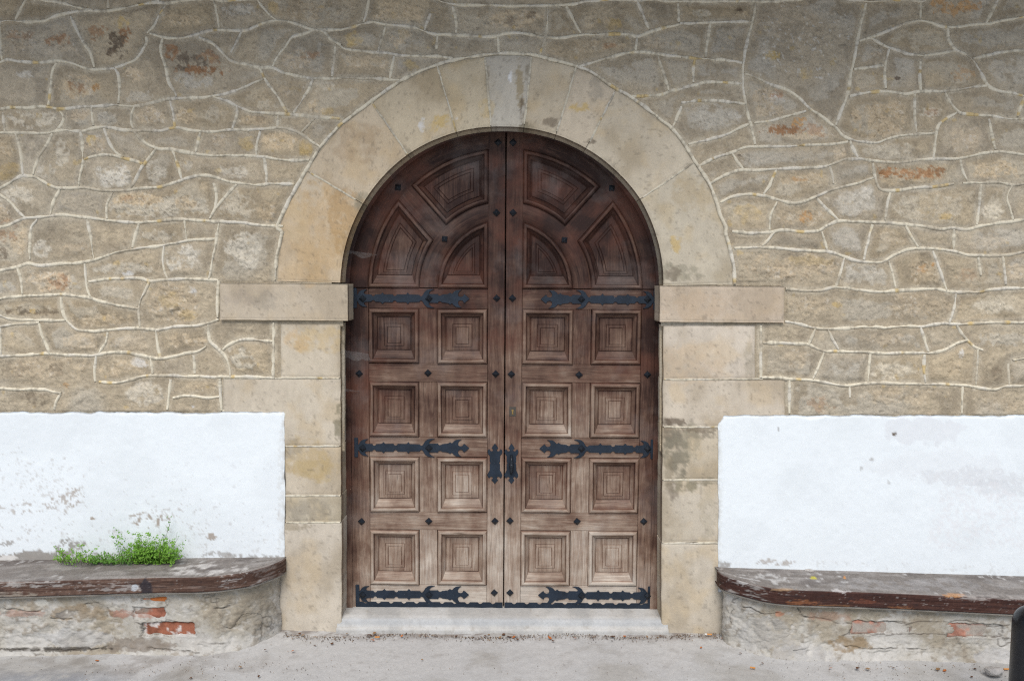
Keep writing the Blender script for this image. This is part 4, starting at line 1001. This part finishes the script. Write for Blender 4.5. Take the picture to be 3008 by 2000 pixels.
def bench(front_px, wall_pt, slope, side, label, blabels, bricks, paintspots, gfoot):
    z0 = at(float(wall_pt[0]), float(wall_pt[1]), -.02)[2]; x0 = at(float(wall_pt[0]), float(wall_pt[1]), -.02)[0]
    F = np.array(front_px, float)
    Pf = at_plane(F[:, 0], F[:, 1], z0, slope, x0)
    fl = smooth_line(Pf[:, :2], .007)
    if side > 0: fl = fl[::-1]
    # fl runs from far outer end to the door end, (x, y)
    fl[:, 1] = np.minimum(fl[:, 1], -.004)
    s = np.concatenate([[0], np.cumsum(np.hypot(*np.diff(fl, axis=0).T))])
    T = np.gradient(fl, axis=0); T /= np.linalg.norm(T, axis=1)[:, None]
    N = np.stack([T[:, 1], -T[:, 0]], -1)
    if (N[:, 1].mean()) > 0: N = -N
    zt = z0 + slope * (fl[:, 0] - x0)
    root = thing('bench', (float(fl[:, 0].mean()), -.12, 0), label, 'bench', 'benches flanking the door')
    th = .086
    # seat: swept section, wall side -> front top -> front bottom -> underside
    secs = []
    ntop = 16
    for k in range(ntop): secs.append((k / (ntop - 1), 0, 0.0))
    for k in range(1, 5): a = k / 4 * math.pi / 2; secs.append((1, math.sin(a), 1 - math.cos(a)))
    for k in range(1, 17): secs.append((1, 1, 1 + k / 16 * 7))
    secs.append((.2, 0, 9))
    rows, uvr = [], []
    br = .010
    for (fr_, nx_, zz_) in secs:
        y = np.where(fr_ < 1, fl[:, 1] * fr_ + (1 - fr_) * (-.001), fl[:, 1]); x = fl[:, 0]
        inn = br * (1 - nx_) if fr_ == 1 else br
        if zz_ <= 1: dz = -br * zz_
        elif zz_ <= 8: dz = -br - (th - br) * (zz_ - 1) / 7
        else: dz = -th; inn = .02
        if fr_ < 1:
            q = np.stack([x, np.minimum(y + 0, -.001)], -1)
            if fr_ == .2: q = np.stack([x, y], -1)
            q = q - N * inn * fr_
        else: q = np.stack([x, y], -1) - N * inn
        q[:, 1] = np.minimum(q[:, 1], -.0005)
        rows.append(np.stack([q[:, 0], q[:, 1], zt + dz], -1))
    V = np.stack(rows, 0)
    nr, nc = V.shape[:2]
    prow = np.repeat(np.arange(nr)[:, None], nc, 1); ss = np.repeat(s[None], nr, 0) * 500
    istop = prow < ntop + 1
    dwn = np.where(istop, 0, (prow - ntop) / 20.)
    grn = fbm(ss / 14 + side * 5, np.where(istop, prow * 4.0, prow * 5.5), 6, 3, 4, .6)
    V[..., 2] += np.where(istop, (grn - .5) * .004, 0); V[..., 1] += np.where(~istop, (grn - .5) * .005, 0)
    c = np.empty((nr, nc, 3))
    n1 = fbm(ss, prow * 12., 90, 5, 4); n2 = fbm(ss, prow * 12., 22, 8, 4)
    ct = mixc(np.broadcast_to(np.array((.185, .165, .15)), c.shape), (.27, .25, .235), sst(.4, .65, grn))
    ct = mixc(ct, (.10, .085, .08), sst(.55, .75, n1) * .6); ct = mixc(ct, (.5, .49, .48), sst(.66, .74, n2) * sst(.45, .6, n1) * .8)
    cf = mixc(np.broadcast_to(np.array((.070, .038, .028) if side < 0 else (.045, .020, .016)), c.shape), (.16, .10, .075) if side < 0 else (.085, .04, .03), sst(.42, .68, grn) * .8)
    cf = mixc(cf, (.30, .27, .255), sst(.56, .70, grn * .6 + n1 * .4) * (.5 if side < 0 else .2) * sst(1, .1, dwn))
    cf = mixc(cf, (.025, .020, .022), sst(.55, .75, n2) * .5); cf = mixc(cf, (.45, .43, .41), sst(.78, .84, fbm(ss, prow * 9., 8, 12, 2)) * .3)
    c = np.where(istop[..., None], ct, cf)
    px, py = project(V.reshape(-1, 3)); px = px.reshape(nr, nc); py = py.reshape(nr, nc)
    for i, (x, y, rx, ry, col, sg, g) in enumerate(paintspots):
        m = patch_mask(px, py, x, y, rx, ry, i, .45) * sg
        if g: m = m * sst(g, g + .12, n2 * .6 + grn * .4)
        c = mixc(c, col, m)
    build('seat_plank', V.reshape(-1, 3), gridfaces(nc, nr)[:, ::-1] if side < 0 else gridfaces(nc, nr), M_BENCH, root, col=c.reshape(-1, 3), smooth=True)
    # thin mortar bed under the plank
    rows = []
    for (inn, dz) in ((.02, -th), (.006, -th - .001), (.006, -th - .013), (.045, -th - .014)):
        q = fl - N * inn; rows.append(np.stack([q[:, 0], np.minimum(q[:, 1], -.0005), zt + dz], -1))
    V = np.stack(rows, 0); cb = np.empty((4, nc, 3)); cb[:] = (.33, .30, .26); cb[1:3] *= (.6 + .7 * fbm(s * 500, s * 0, 25, 3, 4))[None, :, None]
    build('mortar_bed', V.reshape(-1, 3), gridfaces(nc, 4), M_CONC, root, col=cb.reshape(-1, 3), smooth=True)
    # rendered masonry base
    nb = 100
    t = np.linspace(0, 1, nb)
    fl2 = fl - N * .042
    TT, SSs = np.meshgrid(t, s, indexing='ij')
    zt2 = (zt - th - .012)
    zz = zt2[None] * (1 - TT) + (-.05) * TT
    flare = .045 * np.exp(-np.maximum(zz - .0, 0) / .040) * (N[None, :, 1] ** 4)
    BX = fl2[None, :, 0] + N[None, :, 0] * flare; BY = fl2[None, :, 1] + N[None, :, 1] * flare
    V0 = np.stack([BX, BY, zz], -1)
    px, py = project(V0.reshape(-1, 3)); px = px.reshape(nb, nc); py = py.reshape(nb, nc)
    n1 = fbm(px, py, 110, 33, 5, .55); n2 = fbm(px, py, 24, 35, 5, .6); n3 = fbm(px, py, 9, 36, 3)
    hh = (n1 - .5) * .036 + (n2 - .5) * .026 + (n3 - .5) * .008
    c = np.empty(px.shape + (3,)); c[:] = (.42, .395, .345)
    c = mixc(c, (.50, .485, .455), sst(.47, .66, n1) * .8); c = mixc(c, (.33, .285, .215), sst(.5, .34, n1) * .8)
    c = mixc(c, (.26, .22, .17), sst(.55, .66, n2 * .7 + n3 * .3) * .6); c = mixc(c, (.55, .53, .50), sst(.43, .33, n2 * .6 + n3 * .4) * .5); c = mixc(c, (.2, .17, .14), sst(.70, .8, n3) * .4)
    ck = np.abs(fbm(px, py, 130, 41, 4, .6) - .5)
    cr = sst(.013, .003, ck) * sst(.40, .55, fbm(px, py, 220, 44, 2))
    hh -= cr * .006; c = mixc(c, (.10, .085, .07), cr * .6)
    dk = np.full(px.shape, 99.)
    for ln in CRACKS[side]:
        L = smooth_line(ln, 6) + 0.0
        L = L + np.stack([vnoise(L[:, 0] / 9, L[:, 1] / 9, 3) - .5, vnoise(L[:, 0] / 9, L[:, 1] / 9, 8) - .5], -1) * 4
        for a_, b_ in zip(L[:-1], L[1:]):
            ab = b_ - a_; tt = np.clip(((px - a_[0]) * ab[0] + (py - a_[1]) * ab[1]) / (ab @ ab + 1e-9), 0, 1)
            dk = np.minimum(dk, np.hypot(px - a_[0] - tt * ab[0], py - a_[1] - tt * ab[1]))
    kk = sst(2.6, .5, dk + (n3 - .5) * 3) * sst(.25, .5, n2)
    hh = hh - kk * .007 + sst(12, 3, dk) * (n1 - .45) * .02
    c = mixc(c, (.07, .055, .045), kk * .7)
    for (x0b, y0b, x1b, y1b, cbk, nm, depth) in bricks:
        bx, by = (x0b + x1b) / 2, (y0b + y1b) / 2
        rx, ry = (x1b - x0b) / 2, (y1b - y0b) / 2
        d = np.maximum(np.abs(px - bx) / rx, np.abs(py - by) / ry)
        m = sst(1.06, .94, d + (n2 - .5) * .75 + (n1 - .5) * .5)
        hh = hh * (1 - sst(2.4, 1.2, d) * .85)
        rim_ = m * (1 - m) * 4
        m = m * (0 if nm == 'hidden' else 1)
        hh = hh - m * depth + sst(1.5, 1.0, d) * .003
        c = mixc(c, (.07, .055, .045), np.clip(rim_ * .7, 0, 1) * (.4 if nm == 'hidden' else .8)) if nm != 'hidden' else c
    for i, (x, y, rx, ry, col, sg) in enumerate(gfoot):
        m = patch_mask(px, py, x, y, rx, ry, i, .5) * sg; c = mixc(c, col, m * sst(.2, .5, n2))
    V0[..., 0] += N[None, :, 0] * hh; V0[..., 1] += N[None, :, 1] * hh
    V0[..., 1] = np.minimum(V0[..., 1], .004)
    build('masonry_base', V0.reshape(-1, 3), gridfaces(nc, nb), M_CONC, root, col=c.reshape(-1, 3), smooth=True)
    # the bricks that show through, each a rounded block set in its recess
    for bi, (x0b, y0b, x1b, y1b, cbk, nm, depth) in enumerate(bricks):
        n_, m_ = 34, 14
        S, Tq = np.meshgrid(np.linspace(0, 1, n_), np.linspace(0, 1, m_))
        bpx = x0b - 8 + (x1b - x0b + 16) * S; bpy_ = y0b - 3 + (y1b - y0b + 6) * Tq
        # plane of the front face at this place
        yb = np.interp(np.interp((x0b + x1b) / 2, np.sort(px[30]), fl2[np.argsort(px[30]), 0]), fl2[np.argsort(fl2[:, 0]), 0], fl2[np.argsort(fl2[:, 0]), 1])
        ed = np.minimum(np.minimum(S, 1 - S) * (x1b - x0b), np.minimum(Tq, 1 - Tq) * (y1b - y0b))
        nn = fbm(bpx, bpy_, 30, 5 + bi, 4)
        bpx = bpx + (fbm(bpx * 0 + bi, bpy_, 18, 8, 3) - .5) * 8 * (np.abs(S - .5) * 2) ** 3 * np.sign(S - .5)
        W = at(bpx, bpy_, np.full(bpx.shape, yb + depth * .5))
        W[..., 1] += .014 * (1 - np.clip(ed / 7, 0, 1)) ** 2 - (nn - .5) * .006
        cb = np.empty(bpx.shape + (3,)); cb[:] = cbk
        cb = mixc(cb, np.array(cbk) * .6, sst(.5, .7, nn))
        if nm == 'speckled':
            cb = mixc(cb, (.62, .58, .55), sst(.56, .64, fbm(bpx, bpy_, 17, 77, 3, .6)) * .9)
        if nm == 'smeared':
            cb = mixc(cb, (.36, .33, .29), sst(.28, .5, fbm(bpx, bpy_, 40, 71, 4, .6)) * sst(2, 9, ed) * .95)
        if nm in ('hidden', 'hid'):
            cb = mixc(cb, (.30, .265, .225), sst(.46, .60, fbm(bpx, bpy_, 50, 73, 4, .6)) * .8)
        o = build('brick', W.reshape(-1, 3), gridfaces(n_, m_), M_BRICK, root, col=cb.reshape(-1, 3), smooth=True)
        o['label'] = blabels[bi]
    return root, z0, slope, x0
RED = (.33, .125, .075)
BEN_L = bench([(-420, 1720), (0, 1709), (220, 1703), (425, 1697), (595, 1694), (680, 1686), (740, 1676), (790, 1661), (825, 1647), (840, 1637)], (532, 1639), math.tan(RAD(1.0)), -1,
      'weathered plank bench on crumbling brick base with green weeds, left of the door',
      ['bright orange brick sliver under the plank', 'faded red brick half buried in render', 'red brick with white paint splashes'],
      [(411, 1753, 487, 1773, (.50, .165, .05), 'plain', .016), (395, 1782, 482, 1820, (.36, .14, .09), 'hid', .010), (416, 1826, 575, 1866, RED, 'speckled', .018)],
      [(395, 1724, 13, 11, (.50, .55, .60), .9, 0), (430, 1727, 20, 24, (.022, .022, .03), .8, 0), (600, 1672, 120, 20, (.52, .50, .48), .8, .46), (790, 1690, 50, 34, (.26, .22, .20), .5, .45), (730, 1715, 70, 26, (.50, .47, .45), .6, .52), (120, 1716, 130, 9, (.40, .38, .36), .7, .42), (330, 1722, 90, 16, (.42, .39, .37), .6, .46), (30, 1745, 80, 8, (.4, .36, .3), .5, .4)],
      [(360, 1802, 44, 12, (.36, .17, .12), .7), (420, 1802, 50, 13, (.38, .15, .10), .5), (90, 1770, 60, 22, (.30, .24, .16), .5), (230, 1800, 90, 26, (.27, .2, .125), .6), (125, 1768, 24, 11, (.62, .6, .54), .9), (190, 1803, 32, 11, (.2, .19, .18), .7), (560, 1880, 70, 26, (.40, .38, .35), .7), (400, 1895, 110, 22, (.19, .155, .125), .7), (60, 1800, 70, 10, (.36, .2, .15), .5), (230, 1880, 110, 30, (.46, .46, .46), .5), (760, 1800, 60, 60, (.24, .205, .155), .5), (150, 1905, 170, 7, (.06, .05, .04), .8), (530, 1868, 60, 8, (.55, .53, .5), .6)])
BEN_R = bench([(2106, 1669), (2108, 1677), (2122, 1688), (2157, 1700), (2238, 1721), (2327, 1732), (2518, 1738), (2700, 1746), (3008, 1761), (3430, 1782)], (2365, 1673), -math.tan(RAD(1.35)), 1,
      'dark reddish plank bench without plants on cracked grey base, right of the door',
      ['grey smeared brick in the crack left of two', 'brick almost hidden under grey render', 'grey smeared brick beside the black post'],
      [(2504, 1822, 2667, 1861, (.52, .25, .18), 'smeared', .013), (2672, 1825, 2784, 1862, (.36, .25, .20), 'hidden', .006), (2787, 1829, 2951, 1870, (.52, .25, .18), 'smeared', .013)],
      [(2230, 1700, 90, 16, (.48, .47, .46), .8, .46), (2470, 1735, 30, 6, (.55, .53, .52), .7, .4), (2360, 1770, 50, 10, (.30, .12, .05), .5, .4), (2540, 1765, 40, 8, (.20, .07, .04), .5, .4), (2800, 1748, 34, 6, (.50, .26, .11), .7, 0), (2640, 1785, 60, 5, (.32, .14, .06), .5, .42), (2440, 1780, 60, 5, (.32, .16, .07), .5, .42), (2300, 1731, 40, 4, (.42, .28, .16), .5, .35), (2200, 1745, 70, 26, (.40, .38, .36), .6, .52), (2900, 1755, 120, 8, (.36, .33, .31), .7, .42), (2390, 1697, 9, 3, (.55, .50, .05), .9, 0), (2481, 1696, 5, 3, (.6, .26, .06), .9, 0), (2700, 1715, 250, 20, (.27, .26, .26), .5, .4)],
      [(2500, 1890, 70, 22, (.26, .19, .115), .85), (2440, 1810, 60, 16, (.36, .20, .14), .4), (2290, 1804, 14, 8, (.45, .2, .12), .7), (2250, 1860, 90, 50, (.42, .41, .39), .6), (2350, 1920, 110, 30, (.38, .37, .36), .6), (2560, 1800, 60, 20, (.29, .255, .19), .6), (2900, 1800, 90, 14, (.33, .31, .25), .6), (2920, 1930, 60, 26, (.46, .45, .44), .7)])

# ------------------------------------------------------------------ weeds growing from the crack behind the left bench
LEAFM = []
for nm, a, b in (('weed_leaf', (.27, .50, .07), (.15, .34, .04)), ('weed_leaf_dark', (.20, .40, .07), (.11, .27, .045))):
    m = NT(nm)
    pos = m.n('ShaderNodeNewGeometry').outputs['Position']
    m.b.inputs['Subsurface Weight'].default_value = 0.0
    tr = m.n('ShaderNodeBsdfTranslucent'); cc_ = m.mix(m.noise(pos, 35, 3), a, b); m.l(cc_, tr.inputs[0])
    m.done(cc_, .55, .3)
    mx_ = m.n('ShaderNodeMixShader'); mx_.inputs[0].default_value = .3
    out = m.t.nodes['Material Output']; m.l(m.b.outputs[0], mx_.inputs[1]); m.l(tr.outputs[0], mx_.inputs[2]); m.l(mx_.outputs[0], out.inputs[0])
    LEAFM.append(m.m)
M_STEM = mat_plain('weed_stem', (.10, .16, .04), (.14, .12, .05), 40)
def weed(name, label, roots, mat, leafsize=.0074):
    """roots: list of (px, py_root, px_tip, py_tip, y_root, y_tip, nbranch, nleaf)"""
    rnd = random.Random(len(name) + len(roots) + int(roots[0][0]))
    p0 = at(float(roots[0][0]), float(roots[0][1]), -.03)
    plant = thing(name, tuple(map(float, p0)), label, 'weed', 'weeds on the left bench')
    SV, SF, LV, LF = [], [], [], []
    def stem(a, b, r0, r1, bend):
        a, b = Vector(a), Vector(b); n = 6
        mid = (a + b) / 2 + Vector(bend)
        pts = [(a * (1 - t) ** 2 + mid * 2 * t * (1 - t) + b * t * t) for t in [i / n for i in range(n + 1)]]
        off = len(SV)
        for i, p in enumerate(pts):
            r = r0 + (r1 - r0) * i / n
            for k in range(3):
                an_ = 2.1 * k; SV.append((p.x + r * math.cos(an_), p.y + r * math.sin(an_), p.z))
        for i in range(n):
            for k in range(3):
                SF.append((off + i * 3 + k, off + i * 3 + (k + 1) % 3, off + i * 3 + 3 + (k + 1) % 3, off + i * 3 + 3 + k))
        return pts
    def leaf(p, size):
        nrm = Vector((rnd.gauss(0, .6), rnd.gauss(-.6, .5), rnd.gauss(.7, .5))).normalized()
        t = nrm.orthogonal().normalized(); t.rotate(Matrix.Rotation(rnd.uniform(0, 6.3), 3, nrm)); b = nrm.cross(t)
        for la in (-.95, 0, .95):
            d = t * math.cos(la) + b * math.sin(la); e = nrm.cross(d)
            L = size * (1 if la == 0 else .8); W_ = size * .42
            off = len(LV)
            q = Vector(p) + d * size * .12
            for v in (q, q + d * L * .55 + e * W_ + nrm * size * .08, q + d * L + nrm * size * -.05, q + d * L * .55 - e * W_ + nrm * size * .08): LV.append(tuple(v))
            LF.append((off, off + 1, off + 2, off + 3))
    for (x0, y0, x1, y1, ya, yb, nb, nl) in roots:
        a = at(float(x0), float(y0), ya); b = at(float(x1), float(y1), yb)
        pts = stem(a, b, .0014, .0006, (rnd.uniform(-.01, .01), rnd.uniform(-.02, .0), rnd.uniform(0, .02)))
        ln = (Vector(b) - Vector(a)).length
        for j in range(nb):
            base = pts[rnd.randint(1, 6)]
            dv = Vector((rnd.gauss(0, 1), rnd.gauss(-.2, .6), abs(rnd.gauss(.6, .6)))).normalized() * ln * rnd.uniform(.18, .42)
            tip = base + dv
            stem(base, tip, .0007, .0004, (0, 0, .004))
            for k in range(nl):
                leaf(base + dv * rnd.uniform(.35, 1.05) + Vector((rnd.gauss(0, .006), rnd.gauss(0, .006), rnd.gauss(0, .006))), leafsize * rnd.uniform(.6, 1.25))
    build('stems', SV, SF, M_STEM, plant)['kind'] = 'stuff'
    build('foliage', LV, LF, mat, plant)
    return plant
rw = random.Random(5)
RB = []
for i in range(72):
    x = min(505, max(375, rw.gauss(446, 36))); RB.append((x, 1652 + rw.uniform(-6, 6), x + rw.gauss(0, 22), 1652 - abs(rw.gauss(26, 20)), -.05 - rw.random() * .07, -.05 - rw.random() * .13, 8, 8))
weed('weed_clump', 'dense bright green weed clump at the right end of the weeds on the bench', RB, LEAFM[0])
RA = [(470, 1640, 498, 1545, -.04, -.06, 8, 3), (480, 1645, 528, 1572, -.04, -.07, 7, 3), (450, 1640, 476, 1580, -.04, -.05, 6, 3), (358, 1650, 358, 1568, -.04, -.05, 8, 3), (362, 1652, 345, 1600, -.04, -.05, 5, 3), (490, 1648, 515, 1610, -.04, -.08, 5, 3)]
weed('weed_sprig', 'thin airy weed sprigs standing tall against the white plaster', RA, LEAFM[1], .0075)
RC = []
for i in range(58):
    x = rw.uniform(255, 392); RC.append((x, 1655 + rw.uniform(-4, 5), x + rw.gauss(0, 16), 1654 - abs(rw.gauss(10, 12)), -.04 - rw.random() * .10, -.06 - rw.random() * .12, 4, 4))
weed('weed_mat', 'low green weed mat spreading in the middle of the bench weeds', RC, LEAFM[1])
RD = []
for i in range(30):
    x = rw.uniform(150, 275); RD.append((x, 1656 + rw.uniform(-8, 12), x + rw.gauss(-4, 16), 1650 - abs(rw.gauss(8, 16)), -.03 - rw.random() * .10, -.05 - rw.random() * .14, 3, 4))
weed('weed_creeper', 'sparse creeping weed at the left end of the weeds on the bench', RD, LEAFM[0], .008)

# ------------------------------------------------------------------ black post at the right edge
YP = -1.0
pt = at(3040., 1782., YP); rp_ = .089
post = thing('bollard', (float(pt[0]), YP, 0), 'glossy black round-topped metal post at the right edge of the pavement', 'bollard')
hgt = float(pt[2])
prof = [(rp_ + .03, 0), (rp_ + .03, .012), (rp_ + .008, .016), (rp_, .03)] + [(rp_, .03 + (hgt - .09 - .03) * k / 6) for k in range(1, 7)]
prof += [(rp_ * math.cos(a) ** .8 if a < 1.57 else 0, hgt - .09 + .09 * math.sin(a)) for a in np.linspace(.12, math.pi / 2, 12)]
def lathe(name, prof, cx_, cy_, mat, parent, n=40):
    V = []; m = len(prof)
    for r, z in prof:
        for k in range(n): V.append((cx_ + max(r, .0004) * math.cos(2 * math.pi * k / n), cy_ + max(r, .0004) * math.sin(2 * math.pi * k / n), z))
    i = np.arange(m * n).reshape(m, n); j = np.roll(i, -1, 1)
    f = np.stack([i[:-1], j[:-1], j[1:], i[1:]], -1).reshape(-1, 4)
    return build(name, V, f, mat, parent, smooth=True)
lathe('shaft', prof[3:], float(pt[0]), YP, M_BLACK, post)
lathe('base_flange', prof[:4], float(pt[0]), YP, M_BLACK, post)

# ------------------------------------------------------------------ small things on the ground
def lump(name, px, py, size, mat, label, cat, squash=(1, .8, .6), seed=0, group=None):
    p = at_plane(float(px), float(py), .02)
    bm = bmesh.new(); bmesh.ops.create_icosphere(bm, subdivisions=3, radius=size)
    rl = random.Random(seed)
    dirs = [Vector((rl.gauss(0, 1), rl.gauss(0, 1), rl.gauss(0, 1))).normalized() for _ in range(9)]
    for v in bm.verts:
        n = v.co.normalized()
        f = 1 - .35 * max(0, max(n.dot(d) for d in dirs) - .72) * 2.6 + .05 * math.sin(n.x * 9 + seed) * math.cos(n.z * 8)
        v.co = Vector((v.co.x * squash[0], v.co.y * squash[1], v.co.z * squash[2])) * f
    me = bpy.data.meshes.new(name); bm.to_mesh(me); bm.free()
    o = link(name, me, mat, None, (float(p[0]), float(p[1]), .012 + size * squash[2] * .75))
    return tag(o, label, cat, group)
M_ROCK = mat_plain('pale_rock', (.50, .47, .44), (.33, .32, .31), 45, .85, .6)
lump('stone', 2921, 1978, .055, M_ROCK, 'pale grey stone lying beside the black post', 'stone', (1, .7, .5), 3)
lump('stone', 2381, 1677, .024, M_ROCK, 'small pale rubble lump on the right bench against the plaster', 'stone', (1.2, .7, .7), 8).location = tuple(at(2377., 1676., -.03) - np.array([0, 0, .002]))
M_FILT = mat_plain('cigarette_filter', (.62, .29, .09), (.52, .22, .06), 60)
M_PAPER = mat_plain('cigarette_paper', (.75, .73, .69), (.6, .58, .55), 60)
def butt(px, py, ang_, label, ash=True):
    p = at_plane(float(px), float(py), .012)
    r = thing('cigarette_butt', (float(p[0]), float(p[1]), .012), label, 'cigarette butt', 'cigarette butts on the pavement')
    d = Vector((math.cos(ang_), math.sin(ang_), 0)); e = Vector((-d.y, d.x, 0))
    def cyl(nm, a, b, mat):
        V = []; n = 10
        for t in (a, b):
            for k in range(n):
                q = Vector((float(p[0]), float(p[1]), .016)) + d * t + e * .0045 * math.cos(2 * math.pi * k / n) + Vector((0, 0, .0045 * math.sin(2 * math.pi * k / n))); V.append(tuple(q))
        F_ = [(k, (k + 1) % n, n + (k + 1) % n, n + k) for k in range(n)] + [tuple(range(n))[::-1], tuple(range(n, 2 * n))]
        build(nm, V, F_, mat, r)
    cyl('filter', -.016, .012, M_FILT)
    if ash: cyl('paper', .012, .026, M_PAPER)
butt(2083, 1864, math.pi * .97, 'orange and white cigarette butt by the foot of the right jamb')
butt(1109, 1872, .1, 'orange cigarette filter below the left end of the step', False)
butt(2212, 1962, -.3, 'orange cigarette filter on the pavement in front of the right bench end', False)
butt(2957, 1966, 0, 'orange cigarette butt between the pale stone and the black post', False)
M_DEAD = [mat_plain('dead_leaf_brown', (.14, .065, .03), (.09, .045, .025), 60), mat_plain('dead_leaf_tan', (.33, .21, .11), (.22, .13, .065), 60), mat_plain('dead_leaf_orange', (.50, .17, .04), (.36, .11, .03), 60)]
def leafmesh(k, mat):
    rl = random.Random(k)
    V = []; n = 7
    for i in range(n + 1):
        t = i / n; wd = math.sin(math.pi * min(1, t * .95 + .04)) ** .8 * .42 * rl.uniform(.8, 1.15)
        cz = .30 * math.sin(t * 3 + k) * .5 + .15
        for s_ in (-1, 0, 1): V.append((t - .5, s_ * wd, cz + (.22 if s_ else 0) * rl.uniform(.5, 1.3)))
    F_ = []
    for i in range(n):
        for s_ in range(2): a = i * 3 + s_; F_.append((a, a + 1, a + 4, a + 3))
    me = bpy.data.meshes.new('dead_leaf'); me.from_pydata(V, [], F_); me.materials.append(mat)
    return me
LM = [leafmesh(k, M_DEAD[k % 3 if k % 4 else 0]) for k in range(8)]
spots = [(1085, 1866, .035), (1100, 1858, .03), (1095, 1878, .026), (1480, 1862, .034), (1495, 1868, .03), (1510, 1870, .028), (1520, 1876, .024), (1470, 1870, .02), (1425, 1867, .022), (1436, 1862, .02), (1615, 1872, .03), (1625, 1880, .022), (1800, 1868, .042), (1835, 1868, .03), (880, 1860, .024), (890, 1864, .02), (840, 1858, .022), (1020, 1859, .022),
         (1180, 1866, .018), (1250, 1866, .016), (1340, 1866, .02), (1690, 1872, .018), (1740, 1870, .016), (1900, 1868, .02), (1940, 1866, .018), (2100, 1868, .024), (2120, 1872, .02), (2160, 1884, .02), (2240, 1945, .016), (2440, 1960, .018), (2520, 1962, .032), (2550, 1964, .028), (2625, 1960, .02), (2755, 1964, .034), (2775, 1968, .026), (2865, 1962, .026), (2855, 1985, .018), (860, 1910, .024),
         (780, 1906, .02), (705, 1958, .026), (760, 1984, .018), (330, 1912, .022), (285, 1938, .02), (925, 1893, .02), (975, 1888, .022), (2060, 1900, .02), (2175, 1917, .018), (1240, 1935, .016), (560, 1990, .02), (2480, 1990, .014)]
for i, (x, y, s_) in enumerate(spots):
    p = at_plane(float(x), float(y), .012)
    o = link('dead_leaf', LM[i % 8], None, None, (float(p[0]), float(p[1]), .008))
    o.scale = (s_ * random.uniform(.7, 1.1), s_ * random.uniform(.7, 1.0), s_ * .55); o.rotation_euler = (random.uniform(-.2, .2), random.uniform(-.2, .2), random.uniform(0, 6.3))
    tag(o, 'small curled dry leaf fragment lying on the concrete pavement', 'dead leaf', 'dry leaf fragments on the pavement')
# crumbs and dust that nobody could count
V, Fc_, cc = [], [], []
rl = random.Random(11)
def crumb(x, y, z, s_):
    o = len(V)
    for k in range(4): a = k * 1.57 + rl.random(); V.append((x + s_ * math.cos(a) * rl.uniform(.5, 1.2), y + s_ * math.sin(a) * rl.uniform(.5, 1.2), z))
    V.append((x, y, z + s_ * rl.uniform(.5, 1.1)))
    for k in range(4): Fc_.append((o + k, o + (k + 1) % 4, o + 4))
    q = rl.choice([(.12, .08, .055), (.10, .06, .045), (.26, .17, .10), (.19, .14, .1), (.08, .06, .05), (.4, .36, .3)])
    cc.extend([q] * 5)
for i in range(1500):
    px_ = rl.uniform(830, 2140); py_ = 1861 + abs(rl.gauss(0, 7)) + 5 * math.sin(px_ / 70)
    p = at_plane(px_, py_, .01); crumb(p[0], p[1], .004, rl.uniform(.0015, .0055))
for i in range(900):
    px_ = rl.choice([rl.uniform(0, 3000), rl.gauss(2600, 260), rl.gauss(600, 260)]); py_ = rl.uniform(1880, 2000) if rl.random() < .5 else rl.gauss(1955, 12)
    p = at_plane(px_, py_, .01); crumb(p[0], min(p[1], -.04), .006, rl.uniform(.001, .004))
o = build('litter', V, Fc_, M_CONC, None, col=np.array(cc))
tag(o, 'brown crumbs and dust gathered along the foot of the wall and step', 'litter', kind='stuff')

# ------------------------------------------------------------------ unseen eaves, added to shade the top of the wall
ez = float(at(1500., -210., 0.)[2])
ev = thing('shade_eaves', (0, 0, ez), 'unseen wooden eaves added to shade the top of the stone wall', 'roof')
M_EAVE = mat_plain('eave_boards', (.28, .18, .11), (.20, .13, .08), 6)  # warm brown picked to tint the bounce light on the wall top
def boxv(x0, y0, z0, x1, y1, z1):
    return ([(x0, y0, z0), (x1, y0, z0), (x1, y1, z0), (x0, y1, z0), (x0, y0, z1), (x1, y0, z1), (x1, y1, z1), (x0, y1, z1)],
            [(0, 3, 2, 1), (4, 5, 6, 7), (0, 1, 5, 4), (1, 2, 6, 5), (2, 3, 7, 6), (3, 0, 4, 7)])
EV = 1.12
v_, f_ = boxv(-5.5, -EV, ez + .12, 5.5, .6, ez + .20); build('shade_soffit', v_, f_, M_EAVE, ev)
for k in range(12):
    x_ = -5.2 + k * .945
    v_, f_ = boxv(x_, -EV + .05, ez + .005, x_ + .09, -.03, ez + .118); build('shade_rafter', v_, f_, M_EAVE, ev)
